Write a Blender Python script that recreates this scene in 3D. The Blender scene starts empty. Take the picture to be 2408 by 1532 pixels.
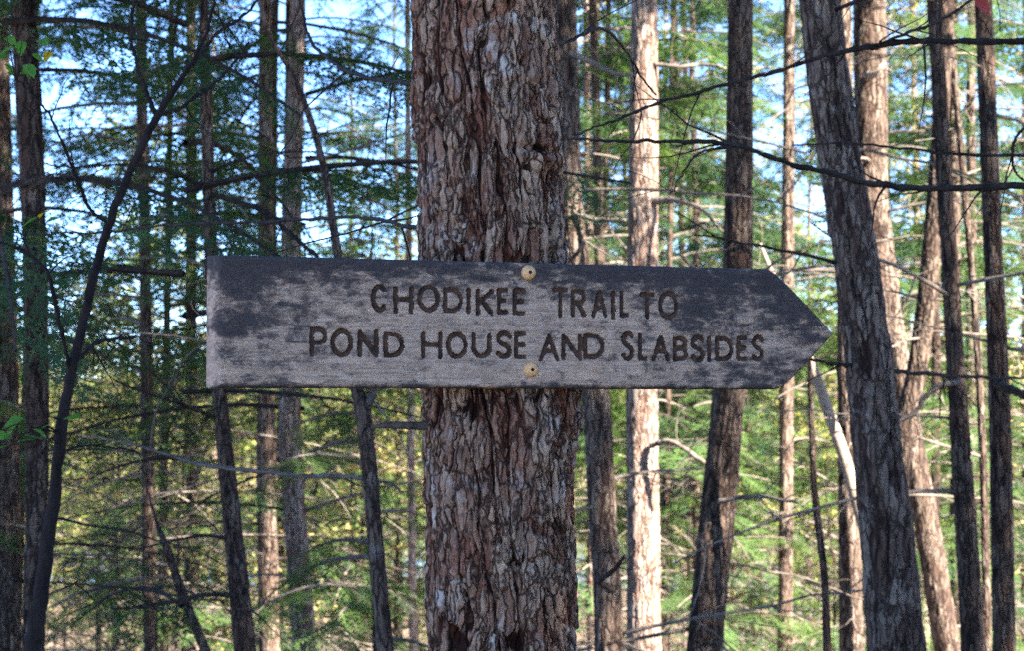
import bpy, math, random
import numpy as np
from mathutils import Vector

# ------------------------------------------------------------------ camera, world, sun, exposure
scene = bpy.context.scene
COL = scene.collection
EYE = 1.55
FPX = 4800.0                      # focal length in pixels of a 2408 px wide frame
CX, CY = 1204.0, 766.0
PITCH = math.atan(200.0 / FPX)
cam_d = bpy.data.cameras.new("camera")
cam_d.sensor_width = 36.0
cam_d.lens = 36.0 * FPX / 2408.0
cam_d.clip_start = 0.05
cam_d.clip_end = 5000
cam_d.dof.use_dof = True
cam_d.dof.focus_distance = 2.98
cam_d.dof.aperture_fstop = 13.0
cam = bpy.data.objects.new("camera", cam_d)
COL.objects.link(cam)
cam.location = (0, 0, EYE)
cam.rotation_euler = (math.pi / 2 + PITCH, 0, 0)
scene.camera = cam

SUN_AZ = math.radians(132)        # clockwise from +Y (view direction): behind the camera, to the right
SUN_EL = math.radians(37)
world = bpy.data.worlds.new("World")
scene.world = world
world.use_nodes = True
wn = world.node_tree
wn.nodes.clear()
sky = wn.nodes.new("ShaderNodeTexSky")
sky.sky_type = 'NISHITA'
sky.sun_disc = False
sky.sun_elevation = SUN_EL
sky.sun_rotation = SUN_AZ
sky.altitude = 3000
sky.air_density = 0.75
sky.dust_density = 0.0
sky.ozone_density = 6.0
bg = wn.nodes.new("ShaderNodeBackground")
bg.inputs['Strength'].default_value = 0.085
wo = wn.nodes.new("ShaderNodeOutputWorld")
wn.links.new(sky.outputs[0], bg.inputs[0])
wn.links.new(bg.outputs[0], wo.inputs[0])

sun_d = bpy.data.lights.new("sun", 'SUN')
sun_d.energy = 5.0
sun_d.angle = math.radians(0.55)
sun_d.color = (1.0, 0.93, 0.82)
sun = bpy.data.objects.new("sun", sun_d)
COL.objects.link(sun)
sdir = Vector((math.sin(SUN_AZ) * math.cos(SUN_EL), math.cos(SUN_AZ) * math.cos(SUN_EL), math.sin(SUN_EL)))
sun.rotation_euler = sdir.to_track_quat('Z', 'Y').to_euler()
sun.location = (6, -6, 14)

scene.view_settings.view_transform = 'Standard'
scene.view_settings.look = 'None'
scene.view_settings.gamma = 1.0
scene.view_settings.use_curve_mapping = False
scene.view_settings.exposure = 3.35
scene.render.engine = 'CYCLES'
scene.cycles.max_bounces = 4
scene.cycles.diffuse_bounces = 2
scene.cycles.use_denoising = False
scene.cycles.adaptive_threshold = 0.015
scene.cycles.transmission_bounces = 3
scene.cycles.transparent_max_bounces = 4

# ------------------------------------------------------------------ helpers
_f = np.array([0, math.cos(PITCH), math.sin(PITCH)])
_u = np.array([0, -math.sin(PITCH), math.cos(PITCH)])
_x = np.array([1.0, 0, 0])
CAM = np.array([0, 0, EYE])

def ray(px, py):
    return _f + _x * ((px - CX) / FPX) + _u * ((CY - py) / FPX)

def at(px, py, Y):
    d = ray(px, py)
    return CAM + d * (Y / d[1])

def ground_z(x, y):
    x = np.asarray(x, float); y = np.asarray(y, float)
    t = np.clip((y - 3.5) / 78.0, 0, 1)
    z = -7.2 * t
    z = z + np.where(np.abs(y) < 170, 0.10 * np.sin(x * 0.7 + 1.3) * np.sin(y * 0.6), 0) * np.clip(np.hypot(x, y) / 6, 0, 1)
    far = np.clip((np.hypot(x, y) - 260) / 240, 0, 1)
    return z + 26 * far * far * (3 - 2 * far) * (0.75 + 0.25 * np.sin(x * 0.013 + 0.8))

def fade(t): return t * t * t * (t * (t * 6 - 15) + 10)
_G = np.array([[1,1,0],[-1,1,0],[1,-1,0],[-1,-1,0],[1,0,1],[-1,0,1],[1,0,-1],[-1,0,-1],[0,1,1],[0,-1,1],[0,1,-1],[0,-1,-1],[1,1,0],[-1,1,0],[0,-1,1],[0,-1,-1]], float)
def pn(p, seed=0):
    i = np.floor(p).astype(np.int64); f = p - i; u = fade(f)
    out = 0
    for dx in (0, 1):
        for dy in (0, 1):
            for dz in (0, 1):
                h = ((i[:,0]+dx) * 73856093) ^ ((i[:,1]+dy) * 19349663) ^ ((i[:,2]+dz) * 83492791) ^ (seed * 2654435761 + 12345)
                h = (h ^ (h >> 13)) * 1274126177
                h = (h ^ (h >> 16)) & 15
                g = _G[h]
                d = (g * (f - np.array([dx, dy, dz]))).sum(1)
                w = (u[:,0] if dx else 1-u[:,0]) * (u[:,1] if dy else 1-u[:,1]) * (u[:,2] if dz else 1-u[:,2])
                out = out + w * d
    return out
def worley(p, seed=0, jit=.9):
    """distance to the two nearest cell centres and a random number per cell"""
    i = np.floor(p).astype(np.int64); f = p - i
    d1 = np.full(len(p), 9.); d2 = np.full(len(p), 9.); rid = np.zeros(len(p)); off = np.zeros((len(p), 3))
    for dx in (-1, 0, 1):
        for dy in (-1, 0, 1):
            for dz in (-1, 0, 1):
                h = ((i[:,0]+dx) * 73856093) ^ ((i[:,1]+dy) * 19349663) ^ ((i[:,2]+dz) * 83492791) ^ (seed * 2654435761 + 777)
                h = (h ^ (h >> 13)) * 1274126177; h = h ^ (h >> 16)
                q = np.stack([dx + .5 + jit * (((h >> 3) & 255) / 255. - .5), dy + .5 + jit * (((h >> 11) & 255) / 255. - .5), dz + .5 + jit * (((h >> 19) & 255) / 255. - .5)], -1) - f
                d = np.sqrt((q * q).sum(1)); m = d < d1
                d2 = np.where(m, d1, np.minimum(d2, d)); rid = np.where(m, ((h >> 5) & 1023) / 1023., rid); off = np.where(m[:, None], q, off); d1 = np.where(m, d, d1)
    return d1, d2, rid, off
def sstep(a, b, x):
    t = np.clip((x - a) / (b - a), 0, 1); return t * t * (3 - 2 * t)

class MB:
    def __init__(s): s.v = []; s.q = []; s.t = []; s.qm = []; s.tm = []; s.n = 0
    def add(s, v, q=None, t=None, m=0):
        v = np.asarray(v, float).reshape(-1, 3)
        if q is not None and len(q):
            q = np.asarray(q, np.int64).reshape(-1, 4); s.q.append(q + s.n); s.qm.append(np.full(len(q), m))
        if t is not None and len(t):
            t = np.asarray(t, np.int64).reshape(-1, 3); s.t.append(t + s.n); s.tm.append(np.full(len(t), m))
        s.v.append(v); s.n += len(v)
    def join(s, o, R=None, loc=(0,0,0), sc=1.0):
        V = np.concatenate(o.v) * sc
        if R is not None: V = V @ R.T
        V = V + np.asarray(loc)
        for q, m in zip(o.q, o.qm): s.q.append(q + s.n); s.qm.append(m)
        for t, m in zip(o.t, o.tm): s.t.append(t + s.n); s.tm.append(m)
        s.v.append(V); s.n += len(V)
    def pack(s):
        s.v = [np.concatenate(s.v)] if s.v else []
        if s.q: s.q = [np.concatenate(s.q)]; s.qm = [np.concatenate(s.qm)]
        if s.t: s.t = [np.concatenate(s.t)]; s.tm = [np.concatenate(s.tm)]
        return s
    def mesh(s, name, mats, smooth=False, attrs=None, origin=None):
        me = bpy.data.meshes.new(name)
        V = np.concatenate(s.v)
        if origin is not None: V = V - np.asarray(origin)
        me.vertices.add(len(V)); me.vertices.foreach_set("co", V.astype(np.float32).ravel())
        nq = sum(len(a) for a in s.q); nt = sum(len(a) for a in s.t)
        parts = [a.ravel() for a in s.q] + [a.ravel() for a in s.t]
        li = np.concatenate(parts).astype(np.int32)
        me.loops.add(len(li)); me.loops.foreach_set("vertex_index", li)
        me.polygons.add(nq + nt)
        st = np.concatenate([np.arange(nq) * 4, nq * 4 + np.arange(nt) * 3]).astype(np.int32)
        me.polygons.foreach_set("loop_start", st)
        mi = np.concatenate(s.qm + s.tm).astype(np.int32)
        for m in mats: me.materials.append(m)
        me.polygons.foreach_set("material_index", mi)
        me.polygons.foreach_set("use_smooth", np.full(nq + nt, smooth))
        me.update(calc_edges=True)
        if attrs:
            for k, a in attrs.items():
                at_ = me.attributes.new(k, 'FLOAT', 'POINT'); at_.data.foreach_set("value", np.asarray(a, np.float32))
        return me

def link(name, me, parent=None, loc=None):
    o = bpy.data.objects.new(name, me); COL.objects.link(o)
    if parent is not None: o.parent = parent
    if loc is not None: o.location = loc
    return o
def thing(name, label, cat, loc, group=None):
    o = bpy.data.objects.new(name, None); COL.objects.link(o)
    o.empty_display_size = 0.2
    o.location = loc; o['label'] = label; o['category'] = cat
    if group: o['group'] = group
    return o

def tube(mb, path, rad, n=6, m=0, cap=True):
    path = np.asarray(path, float); k = len(path)
    rad = np.broadcast_to(np.asarray(rad, float), (k,))
    T = np.gradient(path, axis=0); T /= np.linalg.norm(T, axis=1)[:, None] + 1e-12
    a = np.array([0.13, 0.27, 0.95]) if abs(T[0][2]) < 0.8 else np.array([0.95, 0.2, 0.1])
    U = a - T * (T @ a)[:, None]; U /= np.linalg.norm(U, axis=1)[:, None] + 1e-12
    W = np.cross(T, U)
    an = np.arange(n) * 2 * math.pi / n
    V = path[:, None, :] + rad[:, None, None] * (np.cos(an)[None, :, None] * U[:, None, :] + np.sin(an)[None, :, None] * W[:, None, :])
    i = np.arange(k - 1)[:, None] * n; j = np.arange(n)[None, :]; j2 = (j + 1) % n
    q = np.stack([i + j, i + j2, i + n + j2, i + n + j], -1).reshape(-1, 4)
    t = []
    if cap and n > 3:
        t = [[(k-1)*n, (k-1)*n + a_, (k-1)*n + a_ + 1] for a_ in range(1, n-1)] + [[0, a_+1, a_] for a_ in range(1, n-1)]
    mb.add(V.reshape(-1, 3), q, t, m)

def spline(pts, n):
    """Catmull-Rom resampling of a list of points (any dimension)."""
    P = np.asarray(pts, float)
    if len(P) == 2: return P[0] + (P[1]-P[0]) * np.linspace(0, 1, n)[:, None]
    P = np.vstack([2*P[0]-P[1], P, 2*P[-1]-P[-2]])
    seg = len(P) - 3
    u = np.linspace(0, seg, n); i = np.minimum(u.astype(int), seg - 1); t = (u - i)[:, None]
    a, b, c, d = P[i], P[i+1], P[i+2], P[i+3]
    return 0.5 * (2*b + (c-a)*t + (2*a-5*b+4*c-d)*t*t + (3*b-a-3*c+d)*t**3)

def rotm(ax, a):
    ax = np.asarray(ax, float); ax /= np.linalg.norm(ax); c, s = math.cos(a), math.sin(a)
    K = np.array([[0, -ax[2], ax[1]], [ax[2], 0, -ax[0]], [-ax[1], ax[0], 0]])
    return np.eye(3) + s * K + (1 - c) * (K @ K)
def rz(a): return rotm((0,0,1), a)
def ry(a): return rotm((0,1,0), a)
def rx(a): return rotm((1,0,0), a)

# ------------------------------------------------------------------ materials
class NT:
    def __init__(s, name):
        s.mat = bpy.data.materials.new(name); s.mat.use_nodes = True
        s.t = s.mat.node_tree; s.t.nodes.clear()
        s.out = s.n("ShaderNodeOutputMaterial")
    def n(s, typ, **kw):
        nd = s.t.nodes.new(typ)
        for k, v in kw.items(): setattr(nd, k, v)
        return nd
    def l(s, a, b): s.t.links.new(a, b)
    def val(s, sock, v):
        if hasattr(v, 'links') or hasattr(v, 'is_linked'): s.l(v, sock)
        else: sock.default_value = v
    def coords(s, scale=(1,1,1), kind='Object'):
        tc = s.n("ShaderNodeTexCoord"); mp = s.n("ShaderNodeMapping")
        mp.inputs['Scale'].default_value = scale
        s.l(tc.outputs[kind], mp.inputs[0]); return mp.outputs[0]
    def noise(s, vec, scale, detail=4, rough=0.55, dist=0.0):
        nd = s.n("ShaderNodeTexNoise"); s.l(vec, nd.inputs['Vector'])
        nd.inputs['Scale'].default_value = scale; nd.inputs['Detail'].default_value = detail
        nd.inputs['Roughness'].default_value = rough; nd.inputs['Distortion'].default_value = dist
        return nd.outputs['Fac']
    def ramp(s, fac, stops):
        nd = s.n("ShaderNodeValToRGB"); s.l(fac, nd.inputs[0])
        el = nd.color_ramp.elements
        while len(el) < len(stops): el.new(0.5)
        for e, (p, c) in zip(el, stops):
            e.position = p; e.color = (c, c, c, 1) if isinstance(c, (int, float)) else (*c, 1)
        return nd.outputs[0]
    def mix(s, fac, a, b, mode='MIX'):
        nd = s.n("ShaderNodeMix", data_type='RGBA', blend_type=mode)
        s.val(nd.inputs[0], fac)
        for sock, v in ((nd.inputs[6], a), (nd.inputs[7], b)):
            if isinstance(v, tuple): sock.default_value = (*v, 1)
            else: s.l(v, sock)
        return nd.outputs[2]
    def math(s, op, a, b=0.0):
        nd = s.n("ShaderNodeMath", operation=op); s.val(nd.inputs[0], a); s.val(nd.inputs[1], b); return nd.outputs[0]
    def attr(s, name):
        nd = s.n("ShaderNodeAttribute"); nd.attribute_name = name; return nd.outputs['Fac']
    def rand(s):
        return s.n("ShaderNodeObjectInfo").outputs['Random']
    def bump(s, h, strength, dist):
        nd = s.n("ShaderNodeBump"); s.l(h, nd.inputs['Height'])
        nd.inputs['Strength'].default_value = strength; nd.inputs['Distance'].default_value = dist; return nd.outputs[0]
    def pbr(s, col, rough=0.85, normal=None, spec=0.25, metal=0.0):
        b = s.n("ShaderNodeBsdfPrincipled"); s.val(b.inputs['Base Color'], (*col, 1) if isinstance(col, tuple) else col)
        s.val(b.inputs['Roughness'], rough); b.inputs['Specular IOR Level'].default_value = spec; b.inputs['Metallic'].default_value = metal
        if normal is not None: s.l(normal, b.inputs['Normal'])
        s.l(b.outputs[0], s.out.inputs[0]); return s.mat

def bark_material(name, plate, plate2, fissure, lichen, fine=1.0, lich_amt=0.6):
    k = NT(name)
    v = k.coords((1, 1, 0.3)); v1 = k.coords((1, 1, 1))
    h = k.attr("relief")
    c = k.mix(k.ramp(k.math('ADD', k.math('MULTIPLY', k.attr('plate'), .6), k.math('MULTIPLY', k.noise(v, 9, 3, .6), .55)), [(.36, 0.0), (.74, 1.0)]), plate, plate2)
    c = k.mix(k.ramp(k.noise(v, 170 * fine, 3, .75), [(.40, 0.0), (.66, .6)]), c, (plate[0]*.25, plate[1]*.23, plate[2]*.23))
    c = k.mix(k.ramp(k.noise(v1, 320 * fine, 2, .7), [(.52, 0.0), (.74, .35)]), c, lichen)
    l1 = k.ramp(k.noise(v1, 11, 4, .72, .4), [(lich_amt - .04, 0.0), (lich_amt + .10, .85)])
    c = k.mix(k.math('MULTIPLY', l1, k.ramp(h, [(.35, 0.0), (.75, 1.0)])), c, lichen)
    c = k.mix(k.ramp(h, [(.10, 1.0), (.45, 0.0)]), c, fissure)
    # crisp scales: a second, finer set of thin cracks
    vw = k.n("ShaderNodeVectorMath", operation='ADD'); k.l(k.coords((1, 1, .19)), vw.inputs[0])
    nz = k.n("ShaderNodeTexNoise"); k.l(v1, nz.inputs['Vector']); nz.inputs['Scale'].default_value = 45 * fine; nz.inputs['Detail'].default_value = 2
    sc = k.n("ShaderNodeVectorMath", operation='SCALE'); k.l(nz.outputs['Color'], sc.inputs[0]); sc.inputs['Scale'].default_value = .016 / fine
    k.l(sc.outputs[0], vw.inputs[1])
    vo = k.n("ShaderNodeTexVoronoi", feature='DISTANCE_TO_EDGE'); k.l(vw.outputs[0], vo.inputs['Vector']); vo.inputs['Scale'].default_value = 66 * fine
    vc = k.n("ShaderNodeTexVoronoi"); k.l(vw.outputs[0], vc.inputs['Vector']); vc.inputs['Scale'].default_value = 66 * fine
    sep = k.n("ShaderNodeSeparateColor"); k.l(vc.outputs['Color'], sep.inputs[0])
    c = k.mix(k.ramp(sep.outputs[0], [(0.0, .6), (.6, 0.0)]), c, (plate[0] * .55, plate[1] * .42, plate[2] * .40))
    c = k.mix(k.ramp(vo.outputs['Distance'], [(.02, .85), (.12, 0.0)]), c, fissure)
    r = k.math('ADD', k.math('MULTIPLY', k.rand(), 0.5), 0.85)
    hsv = k.n("ShaderNodeHueSaturation"); k.l(c, hsv.inputs['Color']); k.l(r, hsv.inputs['Value'])
    hh = k.math('ADD', k.noise(v, 90 * fine, 3, .7), k.math('MULTIPLY', k.ramp(vo.outputs['Distance'], [(0.0, 0.0), (.15, 1.0)]), .8))
    hh = k.math('ADD', hh, k.math('MULTIPLY', sep.outputs[1], .5))
    bp = k.bump(hh, .9, .004 / fine)
    return k.pbr(hsv.outputs[0], .92, bp, .15)

M = {}
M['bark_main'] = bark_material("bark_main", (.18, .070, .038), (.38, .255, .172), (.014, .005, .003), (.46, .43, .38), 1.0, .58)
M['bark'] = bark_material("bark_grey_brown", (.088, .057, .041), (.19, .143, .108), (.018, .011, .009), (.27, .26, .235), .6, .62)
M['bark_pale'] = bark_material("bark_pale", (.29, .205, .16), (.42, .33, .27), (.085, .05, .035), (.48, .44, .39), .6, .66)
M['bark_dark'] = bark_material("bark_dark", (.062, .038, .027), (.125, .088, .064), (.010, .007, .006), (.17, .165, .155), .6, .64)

def simple_bark(name, a, b, sc=25):
    k = NT(name); v = k.coords((1, 1, .35))
    c = k.mix(k.ramp(k.noise(v, sc, 5, .65), [(.35, 0.0), (.65, 1.0)]), a, b)
    return k.pbr(c, .9, k.bump(k.noise(v, sc * 4, 4, .6), .8, .004), .15)
M['twig'] = simple_bark("dead_twig_bark", (.085, .066, .054), (.19, .158, .13))
M['twig_dark'] = simple_bark("dark_branch_bark", (.015, .011, .010), (.042, .033, .028))
M['sapling'] = simple_bark("sapling_bark", (.008, .006, .006), (.024, .018, .016), 40)
M['limb'] = simple_bark("limb_bark", (.07, .055, .047), (.15, .125, .105))
M['deadwood'] = simple_bark("bleached_dead_wood", (.20, .15, .11), (.33, .26, .20), 30)

def leaf_material(name, cols, trans=.45, rough=.55):
    """cols: stops along a noise, gives patches of slightly different leaf colour"""
    k = NT(name); v = k.coords((1, 1, 1))
    geo = k.n("ShaderNodeNewGeometry")
    f = k.math('ADD', k.math('MULTIPLY', geo.outputs['Random Per Island'], .55), k.math('MULTIPLY', k.noise(v, .9, 1, .5), .6))
    f = k.math('ADD', f, k.math('MULTIPLY', k.math('SUBTRACT', k.rand(), .5), .3))
    n = len(cols)
    c = k.ramp(f, [(.15 + .7 * i / max(1, n - 1), cc) for i, cc in enumerate(cols)])
    d = k.n("ShaderNodeBsdfDiffuse"); k.l(c, d.inputs['Color'])
    t = k.n("ShaderNodeBsdfTranslucent")
    br = k.mix(1.0, c, (1.5, 1.45, .9), 'MULTIPLY'); k.l(br, t.inputs['Color'])
    m = k.n("ShaderNodeMixShader"); m.inputs[0].default_value = trans
    k.l(d.outputs[0], m.inputs[1]); k.l(t.outputs[0], m.inputs[2]); k.l(m.outputs[0], k.out.inputs[0])
    return k.mat
M['needle'] = leaf_material("hemlock_needles", [(.030, .062, .036), (.050, .095, .045), (.075, .125, .045)], .35)
M['needle_light'] = leaf_material("hemlock_needles_light", [(.055, .105, .045), (.085, .15, .05), (.13, .19, .06)], .42)
M['autumn'] = leaf_material("autumn_leaves", [(.12, .18, .06), (.22, .27, .10), (.36, .36, .15), (.52, .43, .17), (.52, .36, .14)], .5)
M['green_leaf'] = leaf_material("fresh_green_leaves", [(.07, .15, .04), (.11, .20, .05), (.18, .26, .06), (.33, .30, .06)], .5)
M['far_leaf'] = leaf_material("far_wood_leaves", [(.06, .10, .04), (.12, .16, .05), (.26, .25, .07), (.38, .30, .09)], .4)
M['beech'] = leaf_material("sapling_leaf", [(.06, .17, .04), (.10, .24, .05)], .5)
M['yellow'] = leaf_material("yellow_leaf", [(.5, .32, .03), (.55, .38, .04)], .45)

k = NT("leaf_litter"); v = k.coords((1, 1, 1))
vor = k.n("ShaderNodeTexVoronoi"); k.l(v, vor.inputs['Vector']); vor.inputs['Scale'].default_value = 14
c = k.ramp(vor.outputs['Color'], [(.1, (.10, .065, .042)), (.5, (.20, .14, .09)), (.9, (.32, .23, .14))])
c = k.mix(k.ramp(k.noise(v, 1.1, 5, .6), [(.4, 0.0), (.65, .8)]), c, (.065, .055, .04))
M['litter'] = k.pbr(c, .9, k.bump(vor.outputs['Distance'], .8, .03), .2)
k = NT("pond_water"); v = k.coords((1, 1, 1))
b = k.pbr((.02, .03, .035), .04, k.bump(k.noise(v, 2.5, 3, .6), .25, .02), .5)
M['water'] = b

# ------------------------------------------------------------------ setting: ground and pond
def build_ground():
    ys = np.concatenate([np.linspace(-40, -2, 20), np.linspace(0, 30, 61), np.linspace(32, 110, 40), np.linspace(118, 300, 24), np.linspace(320, 1500, 30)])
    xs = np.concatenate([-np.geomspace(900, 12, 30), np.linspace(-11, 11, 45), np.geomspace(12, 900, 30)])
    X, Y = np.meshgrid(xs, ys)
    Z = ground_z(X, Y)
    # hollow for the pond
    d = np.hypot((X - 5) / 85.0, (Y - 175) / 72.0)
    Z = Z - 1.3 * (1 - sstep(.85, 1.06, d))
    nx, ny = len(xs), len(ys)
    i = np.arange(ny - 1)[:, None] * nx + np.arange(nx - 1)[None, :]
    q = np.stack([i, i + 1, i + nx + 1, i + nx], -1).reshape(-1, 4)
    mb = MB(); mb.add(np.stack([X, Y, Z], -1).reshape(-1, 3), q)
    o = link("ground", mb.mesh("ground", [M['litter']], True)); o['kind'] = 'structure'
    o['label'] = 'forest floor covered in brown leaf litter sloping down to the pond'
    n = 72
    a = np.arange(n) * 2 * math.pi / n
    V = np.stack([5 + 88 * np.cos(a), 175 + 75 * np.sin(a), np.full(n, -7.62)], -1)
    mb = MB(); mb.add(np.vstack([V, [[5, 175, -7.62]]]), None, [[j, (j + 1) % n, n] for j in range(n)])
    o = link("pond", mb.mesh("pond", [M['water']])); o['kind'] = 'structure'
    o['label'] = 'still pond glinting far behind the trees'
build_ground()

# ------------------------------------------------------------------ foliage templates
def spray_template(rng, nside, nl, nw, step):
    """flat hemlock spray, unit length along +x, in the xy plane"""
    V = []; T = []; n = 0
    def tri(a, b, c):
        nonlocal n
        V.extend((a, b, c)); T.append((n, n+1, n+2)); n += 3
    def twig(p, dirn, L, w):
        e = (p[0] + dirn[0]*L, p[1] + dirn[1]*L, p[2] - .10*L)
        nx_, ny_ = -dirn[1]*w, dirn[0]*w
        tri((p[0]+nx_, p[1]+ny_, p[2]), (p[0]-nx_, p[1]-ny_, p[2]), e)
        m = max(3, int(L / step))
        for i in range(m):
            t = (i + .6) / m
            b = (p[0]+dirn[0]*L*t, p[1]+dirn[1]*L*t, p[2]-.10*L*t)
            for s in (-1, 1):
                a = math.atan2(dirn[1], dirn[0]) + s * math.radians(rng.uniform(38, 80))
                l = nl * rng.uniform(.7, 1.2) * (1 - .4*t)
                z = rng.uniform(-.35, .25) * l
                c_, s_ = math.cos(a), math.sin(a)
                tip = (b[0] + c_*l, b[1] + s_*l, b[2] + z)
                h = nw * rng.uniform(.7, 1.2)
                tri((b[0]+dirn[0]*h, b[1]+dirn[1]*h, b[2]), (b[0]-dirn[0]*h, b[1]-dirn[1]*h, b[2]), tip)
        a = math.atan2(dirn[1], dirn[0])
        tri((e[0], e[1]-nw, e[2]), (e[0], e[1]+nw, e[2]), (e[0]+math.cos(a)*nl, e[1]+math.sin(a)*nl, e[2]))
    twig((0, 0, 0), (1, 0), 1.0, .012)
    for i in range(nside):
        t = .12 + .82 * i / max(1, nside - 1)
        for s in (-1, 1):
            if rng.random() < .12: continue
            a = s * math.radians(rng.uniform(38, 62))
            twig((t + rng.uniform(-.03, .03), 0, -.1*t), (math.cos(a), math.sin(a)), .50 * (1.08 - t) * rng.uniform(.6, 1.1) + .05, .008)
    mb = MB(); mb.add(np.array(V), None, T, 0); return mb.pack()

def twig_template(rng, n=5):
    """bare dead twig, unit length along +x (material slot 1)"""
    mb = MB()
    def tw(p, d, L, r, k):
        pts = [p]
        for i in range(k):
            d = d + np.array([rng.uniform(-.25, .25), rng.uniform(-.3, .3), rng.uniform(-.3, .12)]); d /= np.linalg.norm(d)
            pts.append(pts[-1] + d * L / k)
        tube(mb, pts, np.linspace(r, r*.35, k + 1), 3, 1, False); return np.array(pts)
    P = tw(np.zeros(3), np.array([1.0, 0, 0]), 1.0, .009, 4)
    for i in range(n):
        b = P[rng.integers(1, 4)]; s = rng.choice([-1, 1])
        tw(b, np.array([.7, s * rng.uniform(.4, 1), rng.uniform(-.4, .3)]), rng.uniform(.25, .55), .006, 3)
    return mb.pack()

RG = np.random.default_rng(7)
SPR_FINE = [spray_template(RG, 8, .075, .016, .05) for _ in range(3)]
SPR_MID = [spray_template(RG, 6, .105, .024, .09) for _ in range(3)]
SPR_FAR = [spray_template(RG, 4, .17, .045, .14) for _ in range(3)]
TWIGS = [twig_template(RG) for _ in range(4)]

def bough(mb, rng, base, az, L, up, droop, live, spr, dens=9, r0=.011, twigs=.35):
    k = 7
    t = np.linspace(0, 1, k)
    wob = np.cumsum(rng.normal(0, .03, k)) * L * .5
    loc = np.stack([L * t, wob * t, up * L * t - droop * L * t * t], -1)
    R = rz(az)
    path = loc @ R.T + base
    tube(mb, path, np.linspace(r0, r0 * .3, k), 4, 1, False)
    n = int(L * dens) + 3
    for i in range(n):
        tt = .16 + .84 * (i + rng.uniform(-.4, .4)) / n
        if tt > 1: tt = 1
        p = loc[0] * 0 + np.array([np.interp(tt, t, loc[:, j]) for j in range(3)])
        s = 1 if i % 2 else -1
        ls = (.16 + .42 * (1 - tt) + .10) * rng.uniform(.7, 1.2) * min(1.0, .45 + L * .35)
        slope = up - 2 * droop * tt
        Rl = rz(s * math.radians(rng.uniform(35, 70)) * (1 - .75 * (tt > .95))) @ ry(-math.atan(slope) * .7 + math.radians(rng.uniform(2, 28))) @ rx(rng.uniform(-.45, .45))
        if rng.random() < live(tt):
            tm = spr[rng.integers(len(spr))]; mb.join(tm, R @ Rl, p @ R.T + base, ls)
        elif rng.random() < twigs:
            tm = TWIGS[rng.integers(len(TWIGS))]; mb.join(tm, R @ Rl, p @ R.T + base, ls * 1.2)

def hemlock_crown(seed, z0, z1, zlive, spr, L0=2.0, gap=.2, dens=9, dead_p=.7, live_low=.25):
    """limbs and sprays round a trunk on the z axis; sparse and mostly dead below zlive"""
    rng = np.random.default_rng(seed); mb = MB(); z = z0
    while z < z1:
        f = (z - z0) / (z1 - z0)
        L = L0 * (1.0 - .75 * f ** 1.6) * rng.uniform(.55, 1.1)
        az = rng.uniform(0, 2 * math.pi)
        if z < zlive:
            if rng.random() < dead_p:
                lv = live_low * rng.uniform(0, 2)
                bough(mb, rng, np.array([0, 0, z]), az, L * rng.uniform(.5, 1.0), rng.uniform(-.1, .25), rng.uniform(.1, .35), lambda t: lv * (t > .45), spr, dens, .010, .4)
        else:
            bough(mb, rng, np.array([0, 0, z]), az, L, rng.uniform(.05, .35), rng.uniform(.2, .45), lambda t: .95 * (t > .2), spr, dens, .014, .3)
        z += gap * rng.uniform(.5, 1.4)
    return mb.pack()

def leaf_quads(mb, rng, P, size, m=0, flat=.6):
    n = len(P)
    d = rng.normal(size=(n, 3)); d[:, 2] *= (1 - flat); d[:, 2] -= .25; d /= np.linalg.norm(d, axis=1)[:, None]
    a = rng.normal(size=(n, 3)); w = np.cross(d, a); w[:, 2] *= .6; w /= np.linalg.norm(w, axis=1)[:, None]
    L = size * rng.uniform(.6, 1.25, n)[:, None]
    b = P - d * L * .5; tip = P + d * L * .5
    l = P + w * L * .32; r = P - w * L * .32 + np.cross(d, w) * L * .12
    V = np.stack([b, r, tip, l], 1).reshape(-1, 3)
    q = np.arange(4 * n).reshape(-1, 4)
    mb.add(V, q, None, m)

def broadleaf_crown(seed, z0, z1, rad, nb, per, size, spread=.35):
    rng = np.random.default_rng(seed); mb = MB()
    for i in range(nb):
        f = (i + rng.uniform(0, 1)) / nb
        z = z0 + (z1 - z0) * f
        az = rng.uniform(0, 2 * math.pi)
        L = rad * (.55 + .45 * math.sin(math.pi * min(1, .25 + .75 * f))) * rng.uniform(.5, 1.1)
        up = rng.uniform(.15, .8)
        t = np.linspace(0, 1, 6)
        path = np.stack([L * t * math.cos(az), L * t * math.sin(az), z + up * L * t - .15 * L * t * t], -1) + np.cumsum(rng.normal(0, .04, (6, 3)), 0) * t[:, None]
        tube(mb, path, np.linspace(.014, .004, 6), 4, 1, False)
        P = []
        for j in range(rng.integers(4, 8)):
            tt = rng.uniform(.3, 1); b = np.array([np.interp(tt, t, path[:, c]) for c in range(3)])
            d = rng.normal(size=3); d[2] = abs(d[2]) * .4 - .1; d /= np.linalg.norm(d); l = rng.uniform(.25, .7) * rad * .5
            tw = b + d * l * np.linspace(0, 1, 4)[:, None] + np.array([0, 0, -.06])[None] * np.linspace(0, 1, 4)[:, None] ** 2
            tube(mb, tw, np.linspace(.006, .002, 4), 3, 1, False)
            m = max(2, int(per / 5 * rng.uniform(.4, 1.6)))
            s = rng.uniform(.2, 1.05, m)[:, None]
            P.append(b + d * l * s + rng.normal(0, spread * .3, (m, 3)) * np.array([1, 1, .5]))
        leaf_quads(mb, rng, np.concatenate(P), size, 0)
    return mb.pack()

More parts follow.
